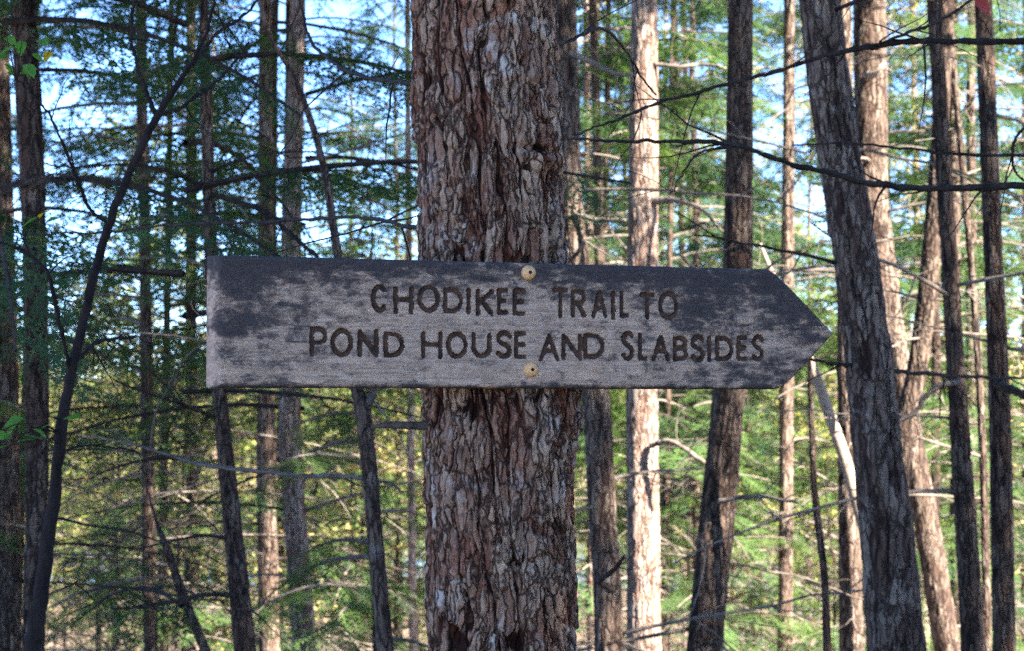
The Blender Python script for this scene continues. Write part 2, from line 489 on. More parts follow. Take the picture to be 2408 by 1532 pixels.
# ------------------------------------------------------------------ trunks with real bark relief
def bark_relief(V, th, rad, seed, k1=22., kz=4.5, amp=.008, twist=.25, fine=True):
    """returns (radial offset, relief 0..1) for trunk surface points V (N,3 local)"""
    z = V[:, 2]
    a = th + twist * z
    c = np.stack([rad * np.cos(a), rad * np.sin(a), z], -1)
    w = np.stack([pn(c * np.array([9, 9, 5.]), seed + 1), pn(c * np.array([9, 9, 5.]), seed + 2), pn(c * np.array([9., 9, 4]), seed + 3)], -1)
    j = np.stack([pn(c * np.array([60, 60, 20.]), seed + 11), pn(c * np.array([60, 60, 20.]), seed + 12), pn(c * np.array([60., 60, 18]), seed + 13)], -1)
    u = c * np.array([k1, k1, kz]) + w * np.array([.6, .6, .6]) + j * np.array([.22, .22, .14])
    f1 = np.abs(pn(u, seed + 4))
    crack = sstep(0, .14, f1)
    uc = c * np.array([k1 * 1.5, k1 * 1.5, kz * 5.0]) + w * np.array([.9, .9, 1.2]) + j * np.array([.30, .30, .30])
    d1, d2, rid, off = worley(uc, seed + 30)
    edge = sstep(.03, .19, d2 - d1)
    tilt = np.clip(off[:, 2], -.6, .6)                     # plates lift towards their lower end
    top = pn(c * np.array([k1 * .8, k1 * .8, kz * 1.5]) + w, seed + 6)
    h = .36 * crack + .36 * edge * (.5 + .5 * crack) + .34 * (rid - .5) * edge + .20 * tilt * edge + .20 * (top + .5)
    if fine:
        uc2 = uc * np.array([2.3, 2.3, 2.0]) + 3.3
        e1, e2, rid2, off2 = worley(uc2, seed + 31)
        edge2 = sstep(.02, .22, e2 - e1)
        p3 = c * np.array([150, 150, 42.]) + w * 1.5 + j
        fl = pn(p3, seed + 7); fl2 = pn(p3 * 2.2, seed + 8)
        h = h + .16 * (edge2 - .7) + .20 * (rid2 - .5) * edge2 + .10 * fl + .08 * fl2
        rid = .6 * rid + .4 * rid2
    lo, hi = np.percentile(h, [4, 96]); h = np.clip((h - lo) / (hi - lo), -.15, 1.15)
    return (h - .7) * amp, np.clip(h, 0, 1), rid

def trunk_mesh(name, pts, base_z, top_z, mat, nseg, dz, seed, zview, amp=.006, k1=22., kz=4., twist=.2, fine=False, origin=None, feats=(), flare=.35):
    """pts: list of (x,y,z,r) from the photograph's stretch of trunk; extended down to the ground and up to top_z"""
    P = sorted(pts, key=lambda p: p[2])
    P = np.array(P)
    zlo, zhi = zview
    top_z = max(top_z, P[:, 2].max() + .25); zhi = min(zhi, top_z - .02)
    zs = np.concatenate([np.arange(base_z - .25, zlo, .12), np.arange(max(zlo, base_z - .25), zhi, dz), np.arange(zhi, top_z, .35), [top_z]])
    dense = spline(P, 200); o = np.argsort(dense[:, 2]); dense = dense[o]
    def ext(c):
        v = np.interp(zs, dense[:, 2], dense[:, c])
        lo, hi = dense[0], dense[-1]
        if c < 2:
            n = 25
            g0 = (dense[n][c] - lo[c]) / (dense[n][2] - lo[2] + 1e-9); g1 = (hi[c] - dense[-n][c]) / (hi[2] - dense[-n][2] + 1e-9)
            g0 = np.clip(g0, -.25, .25); g1 = np.clip(g1, -.3, .3)
            below = zs < lo[2]; v[below] = lo[c] + g0 * (zs[below] - lo[2])
            above = zs > hi[2]; e = zs[above] - hi[2]; v[above] = hi[c] + g1 * 2.5 * (1 - np.exp(-e / 2.5))
        else:
            above = zs > hi[2]; v[above] = hi[c] * (1 - .88 * (zs[above] - hi[2]) / (top_z - hi[2] + 1e-6))
            v = v * (1 + flare * np.exp(-(zs - base_z) / .22))
        return v
    xs, ys_, rs = ext(0), ext(1), ext(3)
    n = len(zs); th = np.arange(nseg) * 2 * math.pi / nseg
    TH = np.tile(th, n); R = np.repeat(rs, nseg); Z = np.repeat(zs, nseg)
    V = np.stack([np.zeros_like(Z), np.zeros_like(Z), Z], -1)
    off, h, rid = bark_relief(V, TH, np.full_like(R, np.median(rs[(zs > zlo) & (zs < zhi)]) if ((zs > zlo) & (zs < zhi)).any() else rs.mean()), seed, k1, kz, amp, twist, fine)
    off = off * np.clip(R / (R.max() * .4), 0, 1)
    for (fth, fz, sth, sz, a, dh) in feats:
        dth = (TH - fth + math.pi) % (2 * math.pi) - math.pi
        g = np.exp(-(dth / sth) ** 2 - ((Z - fz) / sz) ** 2)
        off = off + a * g; h = np.clip(h + dh * g, 0, 1)
    lump = pn(np.stack([np.cos(TH) * 1.3, np.sin(TH) * 1.3, Z * 1.1], -1) + seed, seed + 20) * .07 * R
    rr = R + off + lump
    VV = np.stack([np.repeat(xs, nseg) + rr * np.cos(TH), np.repeat(ys_, nseg) + rr * np.sin(TH), Z], -1)
    i = np.arange(n - 1)[:, None] * nseg; j = np.arange(nseg)[None, :]; j2 = (j + 1) % nseg
    q = np.stack([i + j, i + j2, i + nseg + j2, i + nseg + j], -1).reshape(-1, 4)
    mb = MB(); mb.add(VV, q, [[(n-1)*nseg, (n-1)*nseg + a, (n-1)*nseg + a + 1] for a in range(1, nseg - 1)])
    me = mb.mesh(name, [mat], True, {'relief': h, 'plate': rid}, origin)
    return me, (zs, xs, ys_, rs)

# ------------------------------------------------------------------ trail sign geometry frame
Y0 = 2.85
SO = at(512, 756, Y0)
_hl, _hr = 312.0, 284.0
_yr = Y0 * _hl / _hr
_xr = (1800 - CX) / FPX * _yr
SA = math.atan2(_yr - Y0, _xr - SO[0])
SD = np.array([math.cos(SA), math.sin(SA), 0]); SN = np.array([math.sin(SA), -math.cos(SA), 0]); SK = np.array([0, 0, 1.0])
def sg(px, py):
    """photo pixel -> (s along the board, z up) on the board's front plane"""
    d = ray(px, py); t = ((SO - CAM) @ SN) / (d @ SN); p = CAM + d * t - SO
    return p @ SD, p[2]
SRC = 2408.0 / 3898.0

# ------------------------------------------------------------------ main tree (carries the sign)
THK = .042
_sm = sg(1160, 756)[0]
trunk_c = SO + SD * _sm - SN * (THK + .112 - .004)
MAINY = trunk_c[1]
def main_tree():
    prof = [(-60, 962, 1302), (0, 965, 1305), (150, 968, 1312), (300, 971, 1319), (590, 984, 1326), (760, 988, 1342), (930, 990, 1358), (1060, 994, 1352), (1200, 998, 1349), (1532, 1006, 1352), (1600, 1008, 1354)]
    pts = []
    for y, a, b in prof:
        p = at((a + b) / 2, y, MAINY); r = (b - a) / 2 / FPX * MAINY * math.cos(0.02)
        pts.append((p[0], p[1], p[2], r))
    gz = float(ground_z(pts[0][0], MAINY))
    base = (pts[-1][0], MAINY, gz)
    t = thing("hemlock_tree", "thick brown plated trunk in the centre carrying the wooden sign", "tree", base, None)
    zt, zb = at(1204, -30, MAINY)[2], at(1204, 1560, MAINY)[2]
    def fe(px, py, sth, sz, a, dh):
        p = at(px, py, MAINY); cx = np.interp(py, [q[0] for q in prof], [(q[1] + q[2]) / 2 for q in prof]); rw = np.interp(py, [q[0] for q in prof], [(q[2] - q[1]) / 2 for q in prof])
        c = np.clip((px - cx) / rw, -.98, .98)
        return (-math.acos(c), p[2], sth, sz, a, dh)
    feats = [fe(1270, 385, .30, .020, .012, -.1), fe(1262, 366, .36, .006, -.016, -.7), fe(1300, 430, .22, .016, -.010, -.5), fe(1240, 400, .10, .012, -.008, -.5),
             fe(1345, 985, .35, .035, .010, .0), fe(1215, 1500, .13, .018, -.026, -1), fe(1065, 1490, .07, .02, -.02, -.9),
             fe(1003, 205, .16, .016, -.012, -.8), fe(975, 660, .3, .03, .008, .1), fe(1000, 690, .12, .02, -.012, -.5),
             fe(1190, 940, .8, .03, -.006, -.25), fe(1105, 970, .12, .012, -.012, -.7), fe(1215, 1130, .16, .06, .004, .25), fe(1260, 1060, .12, .05, .004, .25)]  # wide first dent puts the shade under the sign into the bark colour
    me, prof3 = trunk_mesh("trunk", pts, gz, 13.5, M['bark_main'], 420, .0022, 11, (zb, zt), .0140, 27., 2.6, .40, True, base, feats)
    link("trunk", me, t)
    # broken stub on the left under the sign
    mb = MB()
    pa = spline([at(1010, 1004, MAINY - .02), at(960, 1002, MAINY - .05), at(915, 1001, MAINY - .07), at(873, 1006, MAINY - .08)], 14)
    r = np.array([12, 11, 10, 9.5, 10, 9, 8.5, 9, 8, 7.5, 7, 6, 5, 3]) / FPX * MAINY
    tube(mb, pa, r, 9)
    link("branch_stub", mb.mesh("branch_stub", [M['limb']], True, None, base), t)
    return t, base, prof3
main_t, main_base, main_prof = main_tree()

def px_branch(parent, base, spec, mat, seed=0, twigs=0, nm="branch", tl=.35, n=6):
    """spec: list of (px, py, Y, radius px)"""
    rng = np.random.default_rng(seed + 100)
    P = [np.append(at(a, b, Y), r / FPX * Y) for a, b, Y, r in spec]
    k = 8 * len(P); S = spline(P, k)
    S[:, :3] += np.cumsum(rng.normal(0, .0016, (k, 3)), 0) * np.linspace(0, 1, k)[:, None] + rng.normal(0, .0010, (k, 3)) * np.minimum(1, np.arange(k) / 4)[:, None]
    S[:, 3] = np.maximum(S[:, 3], .0008) * (1 + rng.normal(0, .12, k))
    mb = MB(); tube(mb, S[:, :3], S[:, 3], n, 0)
    L = np.linalg.norm(S[-1, :3] - S[0, :3])
    for i in range(twigs):
        j = rng.integers(int(k * .15), k - 2); d0 = S[j+1, :3] - S[j, :3]; d0 /= np.linalg.norm(d0)
        d = d0 * rng.uniform(.3, .9) + rng.normal(0, .55, 3); d[2] -= .15; d /= np.linalg.norm(d)
        l = tl * rng.uniform(.3, 1.1); kk = 5
        pts = [S[j, :3]]
        for _ in range(kk):
            d = d + rng.normal(0, .16, 3); d /= np.linalg.norm(d); pts.append(pts[-1] + d * l / kk)
        tube(mb, pts, np.linspace(min(S[j, 3] * .55, .0035), .0008, kk + 1), 4, 0, False)
    o = link(nm, mb.mesh(nm, [mat], True, None, base), parent)
    return o, S

Ym = MAINY
px_branch(main_t, main_base, [(1000, 537, Ym, 5.5), (960, 533, Ym + .1, 5), (880, 520, Ym + .4, 5), (800, 517, Ym + .8, 4.5), (640, 530, Ym + 1.3, 4), (400, 546, Ym + 1.8, 3.5), (250, 556, Ym + 2, 3), (90, 566, Ym + 2.2, 2)], M['twig_dark'], 1, 8)
px_branch(main_t, main_base, [(1000, 203, Ym, 6), (960, 192, Ym + .1, 5.5), (870, 178, Ym + .5, 5), (795, 148, Ym + .9, 4.5), (745, 95, Ym + 1.1, 4), (728, 30, Ym + 1.2, 3.5), (715, -80, Ym + 1.3, 3)], M['twig_dark'], 2, 6)
px_branch(main_t, main_base, [(1300, 105, Ym, 5), (1345, 90, Ym + .2, 4.5), (1420, 60, Ym + .6, 4), (1480, 130, Ym + 1.0, 3), (1540, 210, Ym + 1.2, 2)], M['twig_dark'], 3, 4)

# ------------------------------------------------------------------ the sign itself
def letter_strokes():
    def arc(cx, cy, rx_, ry_, a0, a1, n=14):
        a = np.radians(np.linspace(a0, a1, n)); return np.stack([cx + rx_ * np.cos(a), cy + ry_ * np.sin(a)], -1)
    S = {}
    S['C'] = [arc(.55, .5, .55, .5, 48, 312, 22)]
    S['O'] = [arc(.5, .5, .5, .5, 0, 360, 28)]
    S['H'] = [[(0, 0), (0, 1)], [(1, 0), (1, 1)], [(0, .52), (1, .52)]]
    S['D'] = [np.vstack([[(0, 0), (0, 1), (.35, 1)], arc(.40, .5, .6, .5, 85, -85, 16), [(.35, 0), (0, 0)]])]
    S['I'] = [[(.5, 0), (.5, 1)]]
    S['K'] = [[(0, 0), (0, 1)], [(1, 1), (.06, .48)], [(.25, .58), (1, 0)]]
    S['E'] = [[(1, 1), (0, 1), (0, 0), (1, 0)], [(0, .52), (.85, .52)]]
    S['T'] = [[(0, 1), (1, 1)], [(.55, 1), (.5, 0)]]
    S['R'] = [np.vstack([[(0, 0), (0, 1), (.5, 1)], arc(.55, .75, .45, .25, 85, -85, 10), [(.5, .5), (0, .5)]]), [(.45, .5), (1, 0)]]
    S['P'] = [np.vstack([[(0, 0), (0, 1), (.5, 1)], arc(.52, .74, .48, .26, 85, -85, 10), [(.5, .48), (0, .48)]])]
    S['A'] = [[(0, 0), (.5, 1), (1, 0)], [(.2, .35), (.8, .35)]]
    S['L'] = [[(0, 1), (0, 0), (1, .0)]]
    S['N'] = [[(0, 0), (0, 1), (1, 0), (1, 1)]]
    S['U'] = [np.vstack([[(0, 1), (0, .4)], arc(.5, .4, .5, .4, 185, 355, 12), [(1, .4), (1, 1)]])]
    S['S'] = [spline([(.98, .86), (.72, .99), (.38, .99), (.08, .86), (.06, .68), (.3, .55), (.68, .45), (.95, .32), (.92, .13), (.65, .0), (.3, .0), (.0, .13)], 30)]
    S['B'] = [np.vstack([[(0, 0), (0, 1), (.5, 1)], arc(.52, .76, .4, .24, 85, -85, 9), [(.45, .52), (0, .52)]]), np.vstack([[(.45, .52)], arc(.55, .26, .45, .26, 85, -85, 9), [(.5, 0), (0, 0)]])]
    return S
Z1 = lambda x, y: ((750 + x * 1250 / 2408) * SRC, (900 + y * 650 / 1252) * SRC)
Z2 = lambda x, y: ((1950 + x * 1300 / 2408) * SRC, (900 + y * 650 / 1204) * SRC)
TEXT = [(Z1, [('C', 1275, 1400, 345, 560), ('H', 1440, 1595, 360, 570), ('O', 1615, 1790, 350, 560), ('D', 1805, 1960, 370, 565), ('I', 1970, 2020, 375, 570), ('K', 2045, 2185, 380, 585), ('E', 2200, 2288, 375, 575)]),
        (Z2, [('E', 3, 97, 365, 560), ('T', 285, 402, 357, 575), ('R', 413, 527, 367, 572), ('A', 558, 682, 378, 577), ('I', 693, 738, 385, 590), ('L', 758, 832, 380, 575), ('T', 898, 1012, 390, 585), ('O', 1030, 1180, 385, 590)]),
        (Z1, [('P', 825, 965, 665, 895), ('O', 978, 1152, 675, 892), ('N', 1178, 1337, 685, 897), ('D', 1368, 1527, 700, 897), ('H', 1643, 1807, 700, 905), ('O', 1825, 1992, 700, 906), ('U', 2013, 2167, 705, 902), ('S', 2190, 2318, 692, 902)]),
        (Z2, [('E', 13, 107, 670, 872), ('A', 188, 342, 685, 892), ('N', 348, 500, 690, 882), ('D', 500, 657, 685, 872), ('S', 768, 867, 665, 882), ('L', 888, 962, 680, 885), ('A', 985, 1117, 695, 887), ('B', 1133, 1247, 703, 887), ('S', 1258, 1367, 698, 892), ('I', 1372, 1415, 705, 895), ('D', 1432, 1567, 705, 887), ('E', 1583, 1664, 700, 887), ('S', 1688, 1782, 693, 887)])]

def board_material():
    k = NT("weathered_board")
    tc = k.n("ShaderNodeTexCoord"); sep = k.n("ShaderNodeSeparateXYZ"); k.l(tc.outputs['Object'], sep.inputs[0])
    s, z = sep.outputs[0], sep.outputs[2]
    v = k.coords((.75, 1, 1.9)); vg = k.coords((1.0, 6, 22)); v1 = k.coords((1, 1, 1))
    c = k.mix(k.ramp(k.noise(v1, 60, 6, .7), [(.3, 0.0), (.7, 1.0)]), (.34, .222, .148), (.58, .42, .305))
    c = k.mix(k.ramp(k.noise(vg, 14, 4, .6), [(.35, .5), (.62, 0.0)]), c, (.13, .10, .082))
    # brown unweathered tint near the lower left and lower edge
    c = k.mix(k.ramp(k.noise(v, 9, 4, .6), [(.5, 0.0), (.75, .5)]), c, (.26, .185, .13))
    # dark algae: heavier along the upper edge, the upper left corner and the point; plus shade painted along the lower edge
    def blob(cs, cz, ws, wz, a):
        e = k.math('ADD', k.math('POWER', k.math('ABSOLUTE', k.math('DIVIDE', k.math('SUBTRACT', s, cs), ws)), 2.0),
                   k.math('POWER', k.math('ABSOLUTE', k.math('DIVIDE', k.math('SUBTRACT', z, cz), wz)), 2.0))
        return k.math('MULTIPLY', k.math('POWER', 2.718, k.math('MULTIPLY', e, -1.0)), a)
    acc = None
    for bl in ALGAE_SHADE:
        b_ = blob(*bl); acc = b_ if acc is None else k.math('ADD', acc, b_)
    nz = k.math('ADD', k.math('MULTIPLY', k.noise(v, 38, 7, .64, .4), 2.0), k.math('MULTIPLY', k.noise(v1, 120, 5, .7), 1.0))
    nz = k.math('ADD', nz, k.math('MULTIPLY', k.noise(v1, 7, 3, .5), .5))
    tot = k.math('ADD', nz, k.math('MULTIPLY', acc, 1.3))
    c = k.mix(k.ramp(k.math('MULTIPLY', tot, .45), [(.75, 0.0), (.82, .45), (.89, .8), (.98, .94)]), c, (.030, .027, .030))
    bp = k.bump(k.math('ADD', k.noise(vg, 30, 5, .65), k.math('MULTIPLY', k.noise(v1, 160, 3, .6), .4)), .8, .002)
    return k.pbr(c, .88, bp, .2)

def build_sign():
    base = SO + SD * .45 - SN * THK * .5; base[2] = SO[2] - .093
    # outline corners measured on the front plane
    tl, bl_ = sg(512, 598), sg(510, 913)
    tr, br_ = sg(1812, 632), sg(1838, 917)
    tip = sg(1962, 786)
    L = tip[0]
    def top(s): return np.where(s < tr[0], tl[1] + (tr[1] - tl[1]) * s / tr[0], tr[1] + (tip[1] - tr[1]) * np.clip((s - tr[0]) / (L - tr[0]), 0, 1) ** 1.12)
    def bot(s): return np.where(s < br_[0], bl_[1] + (br_[1] - bl_[1]) * s / br_[0], br_[1] + (tip[1] - br_[1]) * np.clip((s - br_[0]) / (L - br_[0]), 0, 1) ** 1.10)
    ns, nz = 780, 172
    s1 = np.linspace(0, L - .0008, ns)
    kz = np.linspace(0, 1, nz)
    # soften the shoulder corners by smoothing the outline
    ker = np.hanning(31); ker /= ker.sum()
    def sm(a): return np.convolve(np.pad(a, 15, mode='reflect', reflect_type='odd'), ker, 'valid')
    tp, bt = sm(top(s1)), sm(bot(s1))
    tp = tp + .0008 * pn(np.stack([s1 * 25, s1 * 0, s1 * 0], -1), 3); bt = bt + .0008 * pn(np.stack([s1 * 22, s1 * 0 + 5, s1 * 0], -1), 4)
    bt = np.minimum(bt, tp - .0025)
    # finer spacing is not needed: edge rounding comes from the distance to the outline
    S_ = np.repeat(s1, nz); Zt = np.repeat(tp, nz); Zb = np.repeat(bt, nz)
    Z_ = Zb + (Zt - Zb) * np.tile(kz, ns)
    ew = np.minimum(Zt - Z_, Z_ - Zb)
    slope = np.where(S_ > tr[0], .75, 1.0); ed = np.minimum(ew * slope, S_ + 1e-9)
    rb = .007
    yb = rb - np.sqrt(np.maximum(rb * rb - np.maximum(rb - ed, 0) ** 2, 0))       # rounded arris
    # letters
    ST = letter_strokes(); hw = .0040
    seglist = []; names = []
    for conv, row in TEXT:
        for ch, x0, x1, y0, y1 in row:
            a = sg(*conv(x0, (y0 + y1) / 2)); b = sg(*conv(x1, (y0 + y1) / 2)); c = sg(*conv((x0 + x1) / 2, y0)); d = sg(*conv((x0 + x1) / 2, y1))
            s0, s1_ = a[0] + hw, b[0] - hw; z1_, z0_ = c[1] - hw, d[1] + hw
            li = len(names); names.append(ch)
            for st in ST[ch]:
                st = np.asarray(st, float)
                q = np.stack([s0 + (s1_ - s0) * st[:, 0], z0_ + (z1_ - z0_) * st[:, 1]], -1)
                for i in range(len(q) - 1): seglist.append((li, q[i], q[i+1]))
    dist = np.full(len(S_), 1.0); lid = np.full(len(S_), -1)
    PP = np.stack([S_, Z_], -1)
    wv = .0011 * np.stack([pn(np.stack([S_ * 130, Z_ * 130, S_ * 0], -1), 31), pn(np.stack([S_ * 130, Z_ * 130, S_ * 0 + 9], -1), 32)], -1)
    PW = PP + wv
    for li, a, b in seglist:
        lo, hi = np.minimum(a, b) - .008, np.maximum(a, b) + .008
        m = np.where((PP[:, 0] > lo[0]) & (PP[:, 0] < hi[0]) & (PP[:, 1] > lo[1]) & (PP[:, 1] < hi[1]))[0]
        if len(m) == 0: continue
        ab = b - a; t = np.clip(((PW[m] - a) @ ab) / (ab @ ab + 1e-12), 0, 1)
        dd = np.linalg.norm(PW[m] - a - t[:, None] * ab, axis=1)
        u = dd < dist[m]; dist[m[u]] = dd[u]; lid[m[u]] = li
    wdt = hw * (1 + .22 * pn(np.stack([S_ * 45, Z_ * 45, S_ * 0 + 3], -1), 33))
    groove = np.sqrt(np.maximum(0, 1 - (dist / wdt) ** 2))
    depth = .0048 * groove
    # weathering relief: raised grain
    gr = .00035 * pn(np.stack([S_ * 14, Z_ * 260, S_ * 0], -1), 35) + .0004 * pn(np.stack([S_ * 60, Z_ * 90, S_ * 0], -1), 36)
    dent = .0015 * np.exp(-((S_ - sg(*Z2(950, 950))[0]) / .0018) ** 2 - ((Z_ - sg(*Z2(950, 950))[1]) / .012) ** 2)
    Yd = -(yb + depth + dent) + gr * (ed > .002)
    V = SO + S_[:, None] * SD + Z_[:, None] * SK + Yd[:, None] * SN
    i = np.arange(ns - 1)[:, None] * nz + np.arange(nz - 1)[None, :]
    q = np.stack([i, i + nz, i + nz + 1, i + 1], -1).reshape(-1, 4)
    gq = (dist < wdt * .96)[q].sum(1) >= 3
    lq = lid[q[:, 0]]
    t = thing("trail_sign", "weathered grey wooden arrow sign with routed lettering screwed to the central trunk", "sign", base)
    R = np.stack([SD, -SN, SK], 1)            # local axes
    ang = SA
    t.rotation_euler = (0, 0, ang)
    loc = lambda P: (P - base) @ R
    mb = MB(); mb.add(loc(V), q[~gq])
    # edges and back, built from the outline loop
    loop = np.concatenate([np.arange(ns) * nz, (ns - 1) * nz + np.arange(1, nz), np.arange(ns - 2, -1, -1) * nz + nz - 1, np.arange(nz - 2, 0, -1)])
    ring0 = V[loop]; s_l = (ring0 - SO) @ SD; z_l = ring0[:, 2] - SO[2]
    rings = [ring0]
    for dpt, ins in ((.016, -.0006), (.030, -.0002), (THK - .004, 0.0), (THK, .0045)):
        zc = z_l - np.sign(z_l) * np.maximum(ins, 0); sc_ = np.where(s_l < .002, s_l + max(ins, 0) - .22 * dpt, s_l)
        jit = .0006 * pn(np.stack([s_l * 60, z_l * 60, np.full_like(s_l, dpt * 50)], -1), 41)
        rings.append(SO + sc_[:, None] * SD + zc[:, None] * SK - (dpt + 0 * jit)[:, None] * SN + jit[:, None] * SK)
    nl = len(loop); VV = np.concatenate(rings)
    qq = []
    for r in range(len(rings) - 1):
        a = r * nl + np.arange(nl); b = r * nl + (np.arange(nl) + 1) % nl
        qq.append(np.stack([b, a, a + nl, b + nl], -1))
    mb.add(loc(VV), np.concatenate(qq))
    # back face: strips between lower and upper outline
    A = np.arange(ns); up = (ns - 1) + (nz - 1) + (ns - 1 - A)
    last = VV[(len(rings) - 1) * nl:]
    lowr = last[A]; upr = last[np.clip(up, 0, nl - 1)]
    mb.add(loc(np.concatenate([lowr, upr])), np.stack([A[:-1], A[:-1] + ns, A[1:] + ns, A[1:]], -1))
    me = mb.mesh("board", [board_material()], True)
    bo = link("board", me, t)
    kk = NT("routed_letter_wood"); vv = kk.coords((1, 1, 1))
    cc = kk.mix(kk.ramp(kk.noise(vv, 90, 5, .7), [(.35, 0.0), (.7, 1.0)]), (.026, .017, .014), (.115, .062, .038))
    lm = kk.pbr(cc, .9, kk.bump(kk.noise(vv, 400, 3, .7), .6, .001), .15)
    for li, ch in enumerate(names):
        f = q[gq & (lq == li)]
        if not len(f): continue
        u, inv = np.unique(f, return_inverse=True)
        lb = MB(); lb.add(loc(V[u]), inv.reshape(-1, 4))
        o = link("letter", lb.mesh("letter", [lm], True), bo)
        o['label'] = 'dark routed capital letter ' + ch
    # screws
    sk = NT("coated_screw_head"); sv = sk.coords((1, 1, 1))
    sc = sk.mix(sk.ramp(sk.noise(sv, 300, 4, .7), [(.35, 0.0), (.7, .8)]), (.74, .42, .18), (.42, .22, .09))
    smat = sk.pbr(sc, .5, sk.bump(sk.noise(sv, 500, 2), .3, .0005), .4)
    hk = NT("screw_recess"); hmat = hk.pbr((.05, .035, .025), .7)
    for px, py in ((1242, 641), (1247.5, 871)):
        s, z = sg(px, py); c0 = SO + s * SD + z * SK
        prof = [(.0108, -.001), (.0112, .0014), (.0107, .0036), (.0094, .0060), (.0072, .0080), (.0048, .0092), (.0030, .0096), (.0026, .0095)]
        n = 28; a = np.arange(n) * 2 * math.pi / n
        ringsv = []
        for r_, h_ in prof:
            rr = np.full(n, r_)
            if r_ < .0028: rr = r_ * (1 + .10 * np.cos(6 * a))
            ringsv.append(c0 + (rr * np.cos(a))[:, None] * SD + (rr * np.sin(a))[:, None] * SK + h_ * SN)
        Vv = np.concatenate(ringsv); m_ = len(prof)
        qv = [[r * n + j, r * n + (j + 1) % n, (r + 1) * n + (j + 1) % n, (r + 1) * n + j] for r in range(m_ - 1) for j in range(n)]
        sb = MB(); sb.add(loc(Vv), qv)
        so = link("screw", sb.mesh("screw", [smat], True), t); so['label'] = 'tan domed screw head'
        hb = MB(); r0 = ringsv[-1]; r1 = c0 + ((r0 - c0) - ((r0 - c0) @ SN)[:, None] * SN) * .85 + .0045 * SN
        hb.add(loc(np.vstack([r0, r1, [c0 + .0045 * SN]])), [[j, (j + 1) % n, n + (j + 1) % n, n + j] for j in range(n)], [[n + j, n + (j + 1) % n, 2 * n] for j in range(n)])
        link("socket", hb.mesh("socket", [hmat], True), so)
    return t
# patches of algae on the board, and a lower-edge band of painted shade: (s, z, width s, width z, amount) in board-local metres about the sign's base
_w = lambda px, py: (sg(px, py)[0] - .45, sg(px, py)[1] + .093)
ALGAE_SHADE = [(-.457, .093, .0045, .25, -.3), (0, -.002, 3.0, .006, .45), (*_w(640, 600), .13, .030, .42), (*_w(545, 640), .05, .05, .25), (*_w(900, 610), .25, .022, .26), (*_w(1560, 640), .26, .026, .42), (*_w(1700, 700), .10, .04, .18),
         (*_w(1900, 720), .07, .035, .40), (*_w(530, 765), .035, .018, .40), (*_w(700, 745), .10, .03, .12), (*_w(1760, 880), .08, .018, .28), (*_w(1640, 745), .03, .022, .25), (*_w(1215, 700), .02, .012, .2),
         (*_w(1150, 860), .45, .05, -.14), (*_w(1100, 760), .25, .03, -.10), (*_w(560, 690), .02, .03, .10)]
build_sign()

# ------------------------------------------------------------------ crowns shared by the standing trees
CROWN = {}
def crown(key, mb, leaf, wood):
    CROWN[key] = mb.mesh("crown", [M[leaf], M[wood]], False)
crown('low_a', hemlock_crown(121, 1.0, 12, 1.5, SPR_FINE, 1.9, .27, 8, .9, .5), 'needle', 'twig_dark')
crown('low_b', hemlock_crown(122, .6, 12, 1.9, SPR_FINE, 1.8, .25, 8, .9, .45), 'needle', 'twig_dark')
crown('dense', hemlock_crown(29, 1.0, 15, 1.2, SPR_FAR, 2.5, .085, 10), 'needle', 'limb')  # thick crown for the shade trees added out of frame
crown('high_a', hemlock_crown(21, 4.6, 13, 5.2, SPR_FAR, 2.1, .26, 7), 'needle', 'limb')
crown('high_b', hemlock_crown(22, 4.4, 12.5, 5.0, SPR_FAR, 1.8, .30, 7), 'needle', 'limb')
crown('near', hemlock_crown(23, .8, 11, 2.6, SPR_FINE, 2.1, .22, 8, .8, .35), 'needle', 'twig')
crown('near2', hemlock_crown(24, .8, 11, 3.2, SPR_FINE, 2.0, .22, 8, .8, .22), 'needle', 'twig')
crown('mid', hemlock_crown(25, .6, 14, 2.0, SPR_MID, 2.2, .20, 9, .85, .6), 'needle', 'twig')
crown('mid2', hemlock_crown(26, .6, 14, 2.4, SPR_MID, 2.2, .20, 9, .9, .5), 'needle_light', 'twig')
crown('far', hemlock_crown(27, .8, 16, 2.0, SPR_FAR, 2.6, .20, 9, .8, .5), 'needle_light', 'limb')
crown('bare', hemlock_crown(28, .6, 13, 8.0, SPR_MID, 1.9, .17, 8, .95, .05), 'needle', 'twig')
crown('leafy', broadleaf_crown(31, 1.6, 13, 2.6, 70, 110, .075), 'autumn', 'limb')
crown('leafy2', broadleaf_crown(32, 1.2, 12, 2.6, 70, 110, .075), 'green_leaf', 'limb')
crown('sap', hemlock_crown(41, .25, 3.3, .3, SPR_FINE, .95, .11, 9), 'needle_light', 'twig')
crown('sap2', hemlock_crown(42, .25, 3.3, .3, SPR_FINE, .85, .13, 9), 'needle', 'twig')
crown('low_leafy', broadleaf_crown(35, .8, 6.6, 1.7, 60, 80, .065), 'autumn', 'limb')
crown('low_leafy2', broadleaf_crown(36, .8, 6.4, 1.7, 60, 80, .065), 'green_leaf', 'limb')
crown('shrub', broadleaf_crown(33, .3, 3.4, 1.1, 26, 34, .042, .3), 'autumn', 'twig')
crown('shrub2', broadleaf_crown(34, .3, 3.2, 1.1, 26, 34, .042, .3), 'green_leaf', 'twig')

